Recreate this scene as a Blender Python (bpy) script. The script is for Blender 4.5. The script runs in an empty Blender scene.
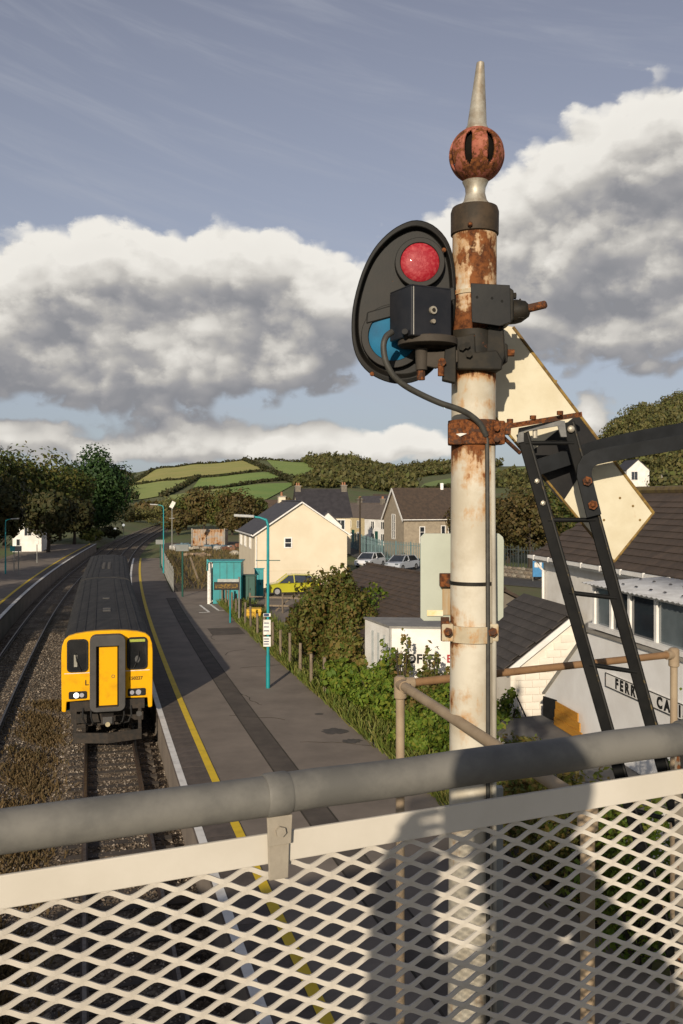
import bpy, bmesh, math, random
import numpy as np
from mathutils import Vector, Matrix
R = math.radians
rng = random.Random(7); nr = np.random.RandomState(11)
scene = bpy.context.scene
COL = scene.collection

# ------------------------------------------------------------------ camera
CAM_Z, FPX, CX, HY = 7.9, 900.0, 341.5, 498.0      # eye height above the rail, focal length and horizon of the photograph
cd = bpy.data.cameras.new('camera'); cam = bpy.data.objects.new('camera', cd); COL.objects.link(cam)
cam.location = (0, 0, CAM_Z); cam.rotation_euler = (R(90), 0, 0)
cd.sensor_fit = 'VERTICAL'; cd.sensor_height = 36.0; cd.lens = 36.0 * FPX / 1024.0
cd.shift_y = -(512 - HY) / 1024.0
cd.clip_start = 0.05; cd.clip_end = 8000
scene.camera = cam
scene.render.resolution_x, scene.render.resolution_y = 683, 1024
vs = scene.view_settings
scene.display_settings.display_device = 'sRGB'
vs.view_transform = 'Standard'; vs.look = 'None'; vs.gamma = 1.0; vs.exposure = 0.0; vs.use_curve_mapping = False

# ------------------------------------------------------------------ sun and sky
SUN_EL = R(17.3); SUN_AZ = math.atan2(-0.20, -0.98)     # low sun behind the camera, a little to the left
to_sun = Vector((math.sin(SUN_AZ) * math.cos(SUN_EL), math.cos(SUN_AZ) * math.cos(SUN_EL), math.sin(SUN_EL)))
sd = bpy.data.lights.new('sun', 'SUN'); sd.energy = 4.7; sd.angle = R(0.53); sd.color = (1.0, 0.87, 0.69)
sun = bpy.data.objects.new('sun', sd); COL.objects.link(sun)
sun.rotation_euler = to_sun.to_track_quat('Z', 'Y').to_euler(); sun.location = (-20, -60, 40)

world = bpy.data.worlds.new('World'); scene.world = world; world.use_nodes = True
world.cycles.sampling_method = 'MANUAL'; world.cycles.sample_map_resolution = 256
scene.cycles.max_bounces = 6; scene.cycles.diffuse_bounces = 3; scene.cycles.glossy_bounces = 3; scene.cycles.transmission_bounces = 3
def build_sky():
    nt = world.node_tree; N = nt.nodes; L = nt.links; N.clear()
    def node(t, **k):
        n = N.new(t)
        for a, b in k.items(): setattr(n, a, b)
        return n
    def put(sock, v):
        if hasattr(v, 'is_output'): L.new(v, sock)
        else: sock.default_value = v
    def math_(op, a, b=0.0, c=0.0, clamp=False):
        n = node('ShaderNodeMath', operation=op, use_clamp=clamp)
        put(n.inputs[0], a); put(n.inputs[1], b); put(n.inputs[2], c)
        return n.outputs[0]
    def maprange(v, a, b, c=0.0, d=1.0, interp='SMOOTHSTEP'):
        n = node('ShaderNodeMapRange', interpolation_type=interp)
        put(n.inputs[0], v); n.inputs[1].default_value = a; n.inputs[2].default_value = b
        n.inputs[3].default_value = c; n.inputs[4].default_value = d
        return n.outputs[0]
    def mix(f, a, b, bt='MIX'):
        n = node('ShaderNodeMix', data_type='RGBA', blend_type=bt)
        put(n.inputs[0], f); put(n.inputs[6], a); put(n.inputs[7], b)
        return n.outputs[2]
    out = node('ShaderNodeOutputWorld'); bg = node('ShaderNodeBackground')
    L.new(bg.outputs[0], out.inputs[0]); bg.inputs[1].default_value = SKY_STRENGTH
    sky = node('ShaderNodeTexSky', sky_type='NISHITA'); sky.sun_disc = False
    sky.sun_elevation = SUN_EL; sky.sun_rotation = SUN_AZ
    sky.air_density = 1.0; sky.dust_density = 0.8; sky.ozone_density = 2.5
    tc = node('ShaderNodeTexCoord'); sep = node('ShaderNodeSeparateXYZ'); L.new(tc.outputs['Generated'], sep.inputs[0])
    x, y, z = sep.outputs
    hyp = math_('SQRT', math_('ADD', math_('MULTIPLY', x, x), math_('MULTIPLY', y, y)))
    te = math_('DIVIDE', z, math_('MAXIMUM', hyp, 0.02))            # tangent of the elevation
    az = math_('ARCTAN2', x, y)
    W = 0.80
    azw = math_('SUBTRACT', math_('PINGPONG', math_('ADD', az, W / 2), W), W / 2)   # the same weather all the way round
    # cumulus banks: (azimuth px, height px, half widths px, weight)
    BL = [(150, 318, 235, 84, 1.0), (110, 262, 85, 45, .5), (330, 300, 110, 65, .6), (235, 262, 70, 40, .4), (15, 310, 90, 70, .6), (60, 380, 140, 45, .5), (270, 375, 110, 40, .42),
          (660, 225, 150, 130, 1.05), (575, 245, 150, 85, .9), (655, 130, 60, 58, .6), (620, 310, 110, 50, .55), (480, 240, 60, 50, .5),
          (240, 444, 130, 24, .80), (390, 446, 90, 24, .80), (80, 452, 110, 20, .75), (594, 424, 26, 30, .62), (20, 430, 60, 12, .4)]
    def density(a, t, detail, rough=0.58):
        cv = node('ShaderNodeCombineXYZ'); put(cv.inputs[0], a); put(cv.inputs[1], math_('MULTIPLY', t, 1.35))
        n1 = node('ShaderNodeTexNoise', noise_dimensions='2D'); n1.inputs['Scale'].default_value = 9.0; n1.inputs['Detail'].default_value = detail
        n1.inputs['Roughness'].default_value = rough
        L.new(cv.outputs[0], n1.inputs['Vector'])
        wv = node('ShaderNodeVectorMath', operation='ADD'); cw = node('ShaderNodeCombineXYZ')
        put(cw.inputs[0], math_('MULTIPLY', n1.outputs['Fac'], 0.07)); put(cw.inputs[1], math_('MULTIPLY', n1.outputs['Fac'], -0.05)); L.new(cv.outputs[0], wv.inputs[0]); L.new(cw.outputs[0], wv.inputs[1])
        vo = node('ShaderNodeTexVoronoi', feature='F1', voronoi_dimensions='2D'); vo.inputs['Scale'].default_value = 15.0
        vo.inputs['Detail'].default_value = 1.5 if detail > 5 else 0.0; vo.inputs['Roughness'].default_value = 0.55
        L.new(wv.outputs[0], vo.inputs['Vector'])
        acc = None
        for (px, py, rx, ry, w) in BL:
            u = (px - CX) / FPX; a0 = math.atan(u); t0 = (HY - py) / FPX * math.cos(a0)
            dx = math_('DIVIDE', math_('SUBTRACT', a, a0), rx / FPX * .94); dy = math_('DIVIDE', math_('SUBTRACT', t, t0), ry / FPX * .95)
            d2 = math_('ADD', math_('MULTIPLY', dx, dx), math_('MULTIPLY', dy, dy))
            g = math_('MULTIPLY', math_('POWER', 2.718, math_('MULTIPLY', d2, -1.0)), w)
            acc = g if acc is None else math_('ADD', acc, g)
        acc = math_('MINIMUM', acc, 1.05)
        nn = math_('SUBTRACT', n1.outputs['Fac'], 0.5)
        if detail < 4: return math_('ADD', acc, math_('MULTIPLY', nn, 0.95))
        vv = math_('SUBTRACT', 0.38, vo.outputs['Distance'])
        d = math_('ADD', acc, math_('MULTIPLY', nn, 0.95))
        v2 = node('ShaderNodeTexVoronoi', feature='F1', voronoi_dimensions='2D'); v2.inputs['Scale'].default_value = 42.0; L.new(wv.outputs[0], v2.inputs['Vector'])
        d = math_('ADD', d, math_('MULTIPLY', math_('SUBTRACT', 0.40, v2.outputs['Distance']), 0.11))
        return math_('ADD', d, math_('MULTIPLY', vv, 0.36))
    D0 = density(azw, te, 9.0)
    D1 = density(math_('ADD', azw, -0.006), math_('ADD', te, 0.020), 6.0)
    D2 = density(math_('ADD', azw, -0.012), math_('ADD', te, 0.050), 3.0)
    alpha = maprange(D0, 0.40, 0.62)
    # lit from above and behind the camera: bright where the cloud thins towards the light, grey towards the base
    s1 = math_('SUBTRACT', D0, D1); s2 = math_('SUBTRACT', D0, D2)
    base = maprange(s2, -0.45, 0.31, 0.0, 1.0, 'LINEAR'); fine = maprange(s1, -0.16, 0.26, 0.0, 1.0, 'LINEAR')
    light = math_('ADD', math_('MULTIPLY', base, 0.68), math_('MULTIPLY', fine, 0.34))
    thick = maprange(D0, 0.45, 1.35, 0.0, 1.0, 'LINEAR')
    light = math_('SUBTRACT', light, math_('MULTIPLY', thick, 0.10), clamp=True)
    ramp = node('ShaderNodeValToRGB'); L.new(light, ramp.inputs[0]); e = ramp.color_ramp.elements
    K = 1.0 / SKY_STRENGTH
    def lin(r, g, b): return tuple(((c / 255) / 12.92 if c < 11 else ((c / 255 + .055) / 1.055) ** 2.4) * K * CLOUD_GAIN for c in (r, g, b)) + (1,)
    stops = [(0.0, (146, 147, 152)), (0.22, (166, 165, 167)), (0.42, (190, 187, 183)), (0.66, (220, 216, 209)), (1.0, (250, 246, 238))]
    while len(e) < len(stops): e.new(0.5)
    for el, (p, c) in zip(e, stops): el.position = p; el.color = lin(*c)
    # thin streaks high up
    cv = node('ShaderNodeCombineXYZ'); rot = math_('ADD', te, math_('MULTIPLY', azw, 0.30))
    put(cv.inputs[0], math_('MULTIPLY', azw, 2.0)); put(cv.inputs[1], math_('MULTIPLY', rot, 16.0)); put(cv.inputs[2], 3.7)
    n2 = node('ShaderNodeTexNoise'); n2.inputs['Scale'].default_value = 1.5; n2.inputs['Detail'].default_value = 7.0; n2.inputs['Roughness'].default_value = 0.62; n2.inputs['Distortion'].default_value = 0.6
    L.new(cv.outputs[0], n2.inputs['Vector'])
    cirrus = math_('MULTIPLY', maprange(n2.outputs['Fac'], 0.46, 0.80), 0.34)
    veil = maprange(te, 0.0, 0.62, 0.55, 0.06, 'LINEAR')
    hs = node('ShaderNodeHueSaturation'); hs.inputs['Hue'].default_value = 0.525; hs.inputs['Saturation'].default_value = 0.50; hs.inputs['Value'].default_value = SKY_VALUE; L.new(sky.outputs[0], hs.inputs['Color'])
    c1 = mix(veil, hs.outputs[0], lin(160, 172, 190))
    c1 = mix(cirrus, c1, lin(186, 190, 200))
    c2 = mix(alpha, c1, ramp.outputs[0])
    up = maprange(te, -0.02, 0.0, 0.0, 1.0, 'LINEAR')
    L.new(mix(up, lin(70, 75, 70), c2), bg.inputs[0])
SKY_STRENGTH, SKY_VALUE, CLOUD_GAIN = 0.08, 1.15, 0.91
build_sky()

# ------------------------------------------------------------------ measuring helpers: image measurements turned into places at a known distance
def P(px, py, Y): return Vector(((px - CX) * Y / FPX, Y, CAM_Z - (py - HY) * Y / FPX))
def Pz(px, py, z):
    Y = (CAM_Z - z) * FPX / (py - HY); return P(px, py, Y)
def on_plane(px, py, o, n):
    d = Vector(((px - CX) / FPX, 1.0, -(py - HY) / FPX)); c = Vector((0, 0, CAM_Z)); o = Vector(o); n = Vector(n)
    return c + d * ((o - c).dot(n) / d.dot(n))
def tx(Y):                                    # centre line of the near track
    if Y <= 190: return 0.898 - 0.30 * Y + 0.0004335 * Y * Y
    return tx(190) + (-0.30 + 0.000867 * 190) * (Y - 190)
def tslope(Y): return -0.30 + 0.000867 * min(Y, 190)
def off(Y, d, z=0.0):                         # point d metres to the right of the track centre
    s = tslope(Y); l = math.hypot(1, s)
    return Vector((tx(Y) + d / l, Y - d * s / l, z))

# ------------------------------------------------------------------ materials
def mat(name, c, c2=None, rough=0.7, metal=0.0, scale=4.0, detail=6.0, lo=0.38, hi=0.62, bump=0.0, bscale=None, rnd=0.0, stretch=(1, 1, 1), spec=0.5, coat=0.0, bdist=0.01, world_co=False):
    m = bpy.data.materials.new(name); m.use_nodes = True; nt = m.node_tree; N = nt.nodes; L = nt.links
    b = N['Principled BSDF']; b.inputs['Roughness'].default_value = rough; b.inputs['Metallic'].default_value = metal
    b.inputs['Specular IOR Level'].default_value = spec; b.inputs['Coat Weight'].default_value = coat
    tc = N.new('ShaderNodeTexCoord'); mp = N.new('ShaderNodeMapping'); mp.inputs['Scale'].default_value = stretch
    if world_co:
        g = N.new('ShaderNodeNewGeometry'); L.new(g.outputs['Position'], mp.inputs['Vector'])
    else: L.new(tc.outputs['Object'], mp.inputs['Vector'])
    no = N.new('ShaderNodeTexNoise'); no.inputs['Scale'].default_value = scale; no.inputs['Detail'].default_value = detail; no.inputs['Roughness'].default_value = 0.6
    L.new(mp.outputs[0], no.inputs['Vector'])
    if c2 is None: c2 = tuple(v * 0.78 for v in c)
    rp = N.new('ShaderNodeValToRGB'); rp.color_ramp.elements[0].position = lo; rp.color_ramp.elements[1].position = hi
    rp.color_ramp.elements[0].color = (*c, 1); rp.color_ramp.elements[1].color = (*c2, 1); L.new(no.outputs['Fac'], rp.inputs[0])
    colo = rp.outputs[0]
    if rnd:
        oi = N.new('ShaderNodeObjectInfo'); mr = N.new('ShaderNodeMapRange'); mr.inputs[3].default_value = 1 - rnd; mr.inputs[4].default_value = 1 + rnd; L.new(oi.outputs['Random'], mr.inputs[0])
        hs = N.new('ShaderNodeHueSaturation'); L.new(mr.outputs[0], hs.inputs['Value']); L.new(colo, hs.inputs['Color']); colo = hs.outputs[0]
    L.new(colo, b.inputs['Base Color'])
    if bump:
        n2 = N.new('ShaderNodeTexNoise'); n2.inputs['Scale'].default_value = bscale or scale * 6; n2.inputs['Detail'].default_value = 5.0; L.new(mp.outputs[0], n2.inputs['Vector'])
        bp = N.new('ShaderNodeBump'); bp.inputs['Strength'].default_value = bump; bp.inputs['Distance'].default_value = bdist; L.new(n2.outputs['Fac'], bp.inputs['Height']); L.new(bp.outputs[0], b.inputs['Normal'])
    return m
def rusty(name, paint, amt=0.5, scale=7.0, rough=0.5, zr=None, paint2=None, streak=True, metal=0.0, spec=0.22):
    """paint with rust patches and streaks; zr = list of (height, rustiness) for where on the thing the rust sits"""
    m = bpy.data.materials.new(name); m.use_nodes = True; nt = m.node_tree; N = nt.nodes; L = nt.links
    b = N['Principled BSDF']; b.inputs['Specular IOR Level'].default_value = spec; tc = N.new('ShaderNodeTexCoord'); ob = tc.outputs['Object']
    def noise(sc, st=(1, 1, 1), det=7.0):
        mp = N.new('ShaderNodeMapping'); mp.inputs['Scale'].default_value = st; L.new(ob, mp.inputs[0])
        n = N.new('ShaderNodeTexNoise'); n.inputs['Scale'].default_value = sc; n.inputs['Detail'].default_value = det; n.inputs['Roughness'].default_value = 0.65; L.new(mp.outputs[0], n.inputs['Vector']); return n.outputs['Fac']
    def ma(op, a, c):
        n = N.new('ShaderNodeMath'); n.operation = op
        for i, v in enumerate((a, c)):
            if hasattr(v, 'is_output'): L.new(v, n.inputs[i])
            else: n.inputs[i].default_value = v
        return n.outputs[0]
    def mr(v, a, c, d=0.0, e=1.0):
        n = N.new('ShaderNodeMapRange'); n.interpolation_type = 'SMOOTHSTEP'; L.new(v, n.inputs[0])
        for i, q in enumerate((a, c, d, e)): n.inputs[i + 1].default_value = q
        return n.outputs[0]
    def mx(f, a, c):
        n = N.new('ShaderNodeMix'); n.data_type = 'RGBA'; L.new(f, n.inputs[0])
        for i, v in ((6, a), (7, c)):
            if hasattr(v, 'is_output'): L.new(v, n.inputs[i])
            else: n.inputs[i].default_value = (*v, 1)
        return n.outputs[2]
    v = ma('ADD', ma('MULTIPLY', noise(scale), 0.6), ma('MULTIPLY', noise(scale * (2.2 if streak else 3), (1, 1, 0.22) if streak else (1, 1, 1)), 0.4))
    if zr:
        sp = N.new('ShaderNodeSeparateXYZ'); L.new(ob, sp.inputs[0])
        z0, z1 = zr[0][0], zr[-1][0]
        t = N.new('ShaderNodeMapRange'); L.new(sp.outputs[2], t.inputs[0]); t.inputs[1].default_value = z0; t.inputs[2].default_value = z1
        rp = N.new('ShaderNodeValToRGB'); e = rp.color_ramp.elements
        while len(e) < len(zr): e.new(0.5)
        for el, (zz, a) in zip(e, zr): el.position = (zz - z0) / (z1 - z0); el.color = (a, a, a, 1)
        L.new(t.outputs[0], rp.inputs[0]); v = ma('ADD', v, ma('MULTIPLY', ma('SUBTRACT', rp.outputs[0], 0.5), 0.42))
    else: v = ma('ADD', v, (amt - 0.5) * 0.4)
    mask = mr(v, 0.555, 0.60); stain = mr(v, 0.47, 0.58, 0.0, 0.75)
    rust = mx(mr(noise(scale * 4), 0.35, 0.65), (0.045, 0.016, 0.008), (0.20, 0.070, 0.022))
    p2 = paint2 or tuple(q * 0.82 for q in paint)
    pc = mx(mr(noise(scale * 0.8), 0.35, 0.65), paint, p2)
    pc = mx(stain, pc, (0.42, 0.21, 0.06) if sum(paint) > 0.9 else tuple(q * .8 + .006 for q in paint))
    L.new(mx(mask, pc, rust), b.inputs['Base Color'])
    L.new(mr(mask, 0, 1, rough, 0.9), b.inputs['Roughness']); b.inputs['Metallic'].default_value = metal
    bp = N.new('ShaderNodeBump'); bp.inputs['Strength'].default_value = 0.35; bp.inputs['Distance'].default_value = 0.0014
    L.new(ma('ADD', ma('MULTIPLY', noise(scale * 9), 0.4), ma('MULTIPLY', mask, -0.5)), bp.inputs['Height']); L.new(bp.outputs[0], b.inputs['Normal'])
    return m
def leaf_mat(name, cols, rough=0.6, trans=0.25):
    m = bpy.data.materials.new(name); m.use_nodes = True; nt = m.node_tree; N = nt.nodes; L = nt.links
    b = N['Principled BSDF']; b.inputs['Roughness'].default_value = rough; b.inputs['Specular IOR Level'].default_value = 0.25
    g = N.new('ShaderNodeNewGeometry'); rp = N.new('ShaderNodeValToRGB'); e = rp.color_ramp.elements
    while len(e) < len(cols): e.new(0.5)
    for i, (el, c) in enumerate(zip(e, cols)): el.position = i / (len(cols) - 1); el.color = (*c, 1)
    L.new(g.outputs['Random Per Island'], rp.inputs[0])
    oi = N.new('ShaderNodeObjectInfo'); mr = N.new('ShaderNodeMapRange'); mr.inputs[3].default_value = .82; mr.inputs[4].default_value = 1.18; L.new(oi.outputs['Random'], mr.inputs[0])
    hs = N.new('ShaderNodeHueSaturation'); L.new(mr.outputs[0], hs.inputs['Value']); L.new(rp.outputs[0], hs.inputs['Color'])
    L.new(hs.outputs[0], b.inputs['Base Color'])
    tr = N.new('ShaderNodeBsdfTranslucent'); L.new(hs.outputs[0], tr.inputs['Color']); mx = N.new('ShaderNodeMixShader'); mx.inputs[0].default_value = trans
    L.new(b.outputs[0], mx.inputs[1]); L.new(tr.outputs[0], mx.inputs[2]); L.new(mx.outputs[0], N['Material Output'].inputs[0])
    return m
def glass_mat(name, c, rough=0.08):
    m = mat(name, c, tuple(v * 1.4 + .005 for v in c), rough=rough, scale=1.2, spec=0.8, coat=0.6); return m
def emis(name, c, s):
    m = bpy.data.materials.new(name); m.use_nodes = True; b = m.node_tree.nodes['Principled BSDF']
    b.inputs['Base Color'].default_value = (*c, 1); b.inputs['Emission Color'].default_value = (*c, 1); b.inputs['Emission Strength'].default_value = s; return m

# ------------------------------------------------------------------ mesh helpers
class MB:
    def __init__(s): s.v = []; s.f = []
    def add(s, vs, fs):
        o = len(s.v); s.v += [Vector(v) for v in vs]; s.f += [tuple(i + o for i in f) for f in fs]; return s
    def box(s, c, size, rot=None):
        x, y, z = (q / 2 for q in size); M_ = rot if rot is not None else Matrix.Identity(3)
        if not hasattr(M_, 'to_3x3'): M_ = Matrix.Rotation(M_, 3, 'Z')
        vs = [Vector(c) + M_.to_3x3() @ Vector((a * x, b * y, d * z)) for a, b, d in ((-1, -1, -1), (1, -1, -1), (1, 1, -1), (-1, 1, -1), (-1, -1, 1), (1, -1, 1), (1, 1, 1), (-1, 1, 1))]
        return s.add(vs, [(0, 3, 2, 1), (4, 5, 6, 7), (0, 1, 5, 4), (1, 2, 6, 5), (2, 3, 7, 6), (3, 0, 4, 7)])
    def bar(s, a, b, w, h, up=(0, 0, 1)):      # rectangular bar from a to b, w across, h along up
        a, b = Vector(a), Vector(b); d = (b - a).normalized(); side = d.cross(Vector(up)).normalized(); u = side.cross(d)
        q = [a + side * (i * w / 2) + u * (j * h / 2) for i, j in ((-1, -1), (1, -1), (1, 1), (-1, 1))]
        q += [p + (b - a) for p in q]
        return s.add(q, [(0, 1, 2, 3), (7, 6, 5, 4), (0, 4, 5, 1), (1, 5, 6, 2), (2, 6, 7, 3), (3, 7, 4, 0)])
    def tube(s, pts, r, n=12, cap=True):
        pts = [Vector(p) for p in pts]; rs = r if hasattr(r, '__len__') else [r] * len(pts)
        rings = []; prev = None
        for i, p in enumerate(pts):
            d = (pts[min(i + 1, len(pts) - 1)] - pts[max(i - 1, 0)]).normalized()
            if prev is None: a = d.orthogonal().normalized()
            else:
                a = prev - d * prev.dot(d); a = a.normalized() if a.length > 1e-6 else d.orthogonal().normalized()
            prev = a; b = d.cross(a)
            rings.append([p + (a * math.cos(2 * math.pi * k / n) + b * math.sin(2 * math.pi * k / n)) * rs[i] for k in range(n)])
        vs = [v for rg in rings for v in rg]; fs = []
        for i in range(len(pts) - 1):
            for k in range(n): k2 = (k + 1) % n; fs.append((i * n + k, i * n + k2, (i + 1) * n + k2, (i + 1) * n + k))
        if cap: fs.append(tuple(range(n - 1, -1, -1))); fs.append(tuple((len(pts) - 1) * n + k for k in range(n)))
        return s.add(vs, fs)
    def cyl(s, a, b, r, r2=None, n=16): return s.tube([a, b], [r, r if r2 is None else r2], n)
    def lathe(s, prof, c, n=32, cap=True):      # (radius, z) about the vertical through c
        vs = []; fs = []
        for r, z in prof: vs += [(c[0] + r * math.cos(2 * math.pi * k / n), c[1] + r * math.sin(2 * math.pi * k / n), z) for k in range(n)]
        for i in range(len(prof) - 1):
            for k in range(n): k2 = (k + 1) % n; fs.append((i * n + k, i * n + k2, (i + 1) * n + k2, (i + 1) * n + k))
        if cap: fs.append(tuple(range(n - 1, -1, -1))); fs.append(tuple((len(prof) - 1) * n + k for k in range(n)))
        return s.add(vs, fs)
    def prism(s, poly, ext):                    # polygon pushed along ext
        n = len(poly); ext = Vector(ext); a = [Vector(p) for p in poly]; b = [p + ext for p in a]
        return s.add(a + b, [tuple(range(n - 1, -1, -1)), tuple(range(n, 2 * n))] + [(i, (i + 1) % n, n + (i + 1) % n, n + i) for i in range(n)])
    def ring(s, outer, inner, ext):             # frame between two loops of equal count
        n = len(outer); ext = Vector(ext); o = [Vector(p) for p in outer]; i_ = [Vector(p) for p in inner]
        vs = o + i_ + [p + ext for p in o] + [p + ext for p in i_]; fs = []
        for k in range(n):
            q = (k + 1) % n
            fs += [(k, q, n + q, n + k), (2 * n + q, 2 * n + k, 3 * n + k, 3 * n + q), (k, 2 * n + k, 2 * n + q, q), (n + k, n + q, 3 * n + q, 3 * n + k)]
        return s.add(vs, fs)
    def ico(s, c, r, sub=1, jit=0.0, sc=(1, 1, 1)):
        bm = bmesh.new(); bmesh.ops.create_icosphere(bm, subdivisions=sub, radius=1.0)
        vs = []
        for v in bm.verts:
            k = r * (1 + jit * (rng.random() - .5)); vs.append(Vector(c) + Vector((v.co.x * k * sc[0], v.co.y * k * sc[1], v.co.z * k * sc[2])))
        fs = [tuple(v.index for v in f.verts) for f in bm.faces]; bm.free(); return s.add(vs, fs)
    def build(s, name, material, parent=None, label=None, cat=None, group=None, kind=None, xf=None, smooth=False, bevel=0.0, bseg=2, org=None):
        vs = s.v
        if xf is not None: vs = [xf @ v for v in vs]
        o0 = org_of(parent) if parent is not None else Vector((0, 0, 0))
        if parent is None and org is not None: o0 = Vector(org)
        if parent is None and org is None and label: 
            lo = [min(v[i] for v in vs) for i in range(3)]; hi = [max(v[i] for v in vs) for i in range(3)]; o0 = Vector(((lo[0] + hi[0]) / 2, (lo[1] + hi[1]) / 2, lo[2]))
        me = bpy.data.meshes.new(name); me.from_pydata([tuple(v - o0) for v in vs], [], s.f); me.update()
        bm = bmesh.new(); bm.from_mesh(me); bmesh.ops.recalc_face_normals(bm, faces=bm.faces); bm.to_mesh(me); bm.free()
        return link(name, me, material, parent, label, cat, group, kind, None if parent is not None else o0, smooth, bevel, bseg)
def org_of(o):
    v = Vector((0, 0, 0))
    while o is not None: v += o.location; o = o.parent
    return v
def link(name, me, material, parent=None, label=None, cat=None, group=None, kind=None, loc=None, smooth=False, bevel=0.0, bseg=2):
    o = bpy.data.objects.new(name, me); COL.objects.link(o)
    if material is not None and not me.materials: me.materials.append(material)
    if smooth:
        me.polygons.foreach_set('use_smooth', [True] * len(me.polygons)); me.set_sharp_from_angle(angle=R(38))
    if bevel:
        b = o.modifiers.new('bevel', 'BEVEL'); b.width = bevel; b.segments = bseg; b.limit_method = 'ANGLE'; b.angle_limit = R(40)
    if parent is not None: o.parent = parent
    elif loc is not None: o.location = loc
    tag(o, label, cat, group, kind); return o
def tag(o, label=None, cat=None, group=None, kind=None):
    for k, v in (('label', label), ('category', cat), ('group', group), ('kind', kind)):
        if v: o[k] = v
    return o
def thing(name, loc, label, cat, group=None):
    e = bpy.data.objects.new(name, None); COL.objects.link(e); e.location = loc; e.empty_display_size = 0.3
    return tag(e, label, cat, group)
def piece(name, me, parent, loc, rot=(0, 0, 0), sc=(1, 1, 1)):       # one more copy of a small piece, mesh data shared
    o = bpy.data.objects.new(name, me); COL.objects.link(o); o.parent = parent
    o.location = Vector(loc) - org_of(parent); o.rotation_euler = rot; o.scale = sc; return o
def quads_mesh(name, V, material):              # V: (N,4,3) loose quads
    n = len(V); me = bpy.data.meshes.new(name); me.vertices.add(n * 4); me.loops.add(n * 4); me.polygons.add(n)
    me.vertices.foreach_set('co', np.asarray(V, dtype=np.float32).ravel()); me.loops.foreach_set('vertex_index', np.arange(n * 4, dtype=np.int32))
    me.polygons.foreach_set('loop_start', np.arange(0, n * 4, 4, dtype=np.int32)); me.polygons.foreach_set('loop_total', np.full(n, 4, dtype=np.int32))
    me.update(calc_edges=True); me.validate(); me.materials.append(material); return me
def leaves(C, Nrm, size, asp=0.6):              # leaf quads at centres C facing Nrm
    n = len(C); Nrm = Nrm / (np.linalg.norm(Nrm, axis=1, keepdims=True) + 1e-9)
    r = nr.normal(size=(n, 3)); T = np.cross(Nrm, r); T /= (np.linalg.norm(T, axis=1, keepdims=True) + 1e-9); B = np.cross(Nrm, T)
    s = size * (0.6 + 0.8 * nr.rand(n, 1)); w = s * asp
    return np.stack([C - T * s * .5, C + B * w * .5 + Nrm * s * .08, C + T * s * .5, C - B * w * .5 + Nrm * s * .08], axis=1)
def crown(c, rad, n, size, clumps=18, core=0.35, clump_r=0.42):
    """leaf quads gathered in clumps through an ellipsoid: uneven outline, gaps between the clumps"""
    c = np.array(c, float); rad = np.array(rad, float)
    d = nr.normal(size=(clumps, 3)); d /= np.linalg.norm(d, axis=1, keepdims=True); d[:, 2] = d[:, 2] * .85 + .1
    K = d * (core + (1 - core) * nr.rand(clumps, 1) ** .5) * (1 - clump_r * .55)
    cr = clump_r * (0.6 + 0.7 * nr.rand(clumps))
    i = nr.randint(0, clumps, n); q = nr.normal(size=(n, 3)); q /= np.linalg.norm(q, axis=1, keepdims=True)
    rr = (0.35 + 0.65 * nr.rand(n, 1) ** .4) * (1 + .08 * nr.normal(size=(n, 1)))
    p = K[i] + q * rr * cr[i][:, None]
    nrm = q * 0.8 + p * 0.5 + nr.normal(size=(n, 3)) * .45
    return leaves(c + p * rad, nrm, size)
def tree(name, x, y, z, h, rx, mleaf, mtrunk, label, group=None, n=2600, size=0.45, trunk=0.22, base=0.3, clumps=22, ry=None, shape='round', cat='tree'):
    t = thing(name, (x, y, z), label, cat, group); mb = MB(); ry = ry or rx
    tr = trunk; top = h * 0.78
    mb.tube([(x, y, z - .3), (x + .1, y, z + h * .2), (x - .15 * rx * .2, y, z + h * .5), (x, y, z + top)], [tr * 1.3, tr, tr * .7, tr * .2], 8)
    for k in range(7):
        a = rng.random() * 6.28; zz = z + h * (.28 + .4 * rng.random()); l = rx * (.45 + .4 * rng.random())
        e = Vector((x + math.cos(a) * l, y + math.sin(a) * l * ry / rx, zz + l * .6)); m_ = Vector((x, y, zz)).lerp(e, .5) + Vector((0, 0, -.1 * l))
        mb.tube([(x, y, zz), m_, e], [tr * .5, tr * .32, tr * .1], 6)
    mb.build('trunk', mtrunk, t)
    hc = h * (1 - base)
    if shape == 'cone':                         # dense evergreen: layered whorls that narrow to the top
        V = []
        for k in range(clumps):
            f = k / clumps; r = (1 - f ** 1.9) * rx * (.95 + .1 * rng.random()) + .25
            for j in range(5):
                a = rng.random() * 6.28; V.append(crown((x + math.cos(a) * r * .62, y + math.sin(a) * r * .62, z + h * base + hc * f), (r * .5, r * .5, hc / clumps * 1.9 + .3), max(20, int(n / clumps / 5)), size, 5, clump_r=.6))
        V = np.concatenate(V)
    else:
        V = crown((x, y, z + h * base + hc * .5), (rx, ry, hc * .54), n, size, clumps)
    V -= np.array([x, y, z]); me = quads_mesh('crown', V, mleaf); link('crown', me, mleaf, t); return t
TEXT_SPACE = [1.0]
def text_mesh(body, size, bold=0.0, extrude=0.002, align='LEFT'):
    cu = bpy.data.curves.new('txt', 'FONT'); cu.body = body; cu.size = size; cu.offset = bold; cu.extrude = extrude; cu.align_x = align; cu.resolution_u = 3; cu.space_character = TEXT_SPACE[0]
    ob = bpy.data.objects.new('txt', cu); COL.objects.link(ob)
    dg = bpy.context.evaluated_depsgraph_get(); me = bpy.data.meshes.new_from_object(ob.evaluated_get(dg)); bpy.data.objects.remove(ob); bpy.data.curves.remove(cu); me.materials.clear(); return me
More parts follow.
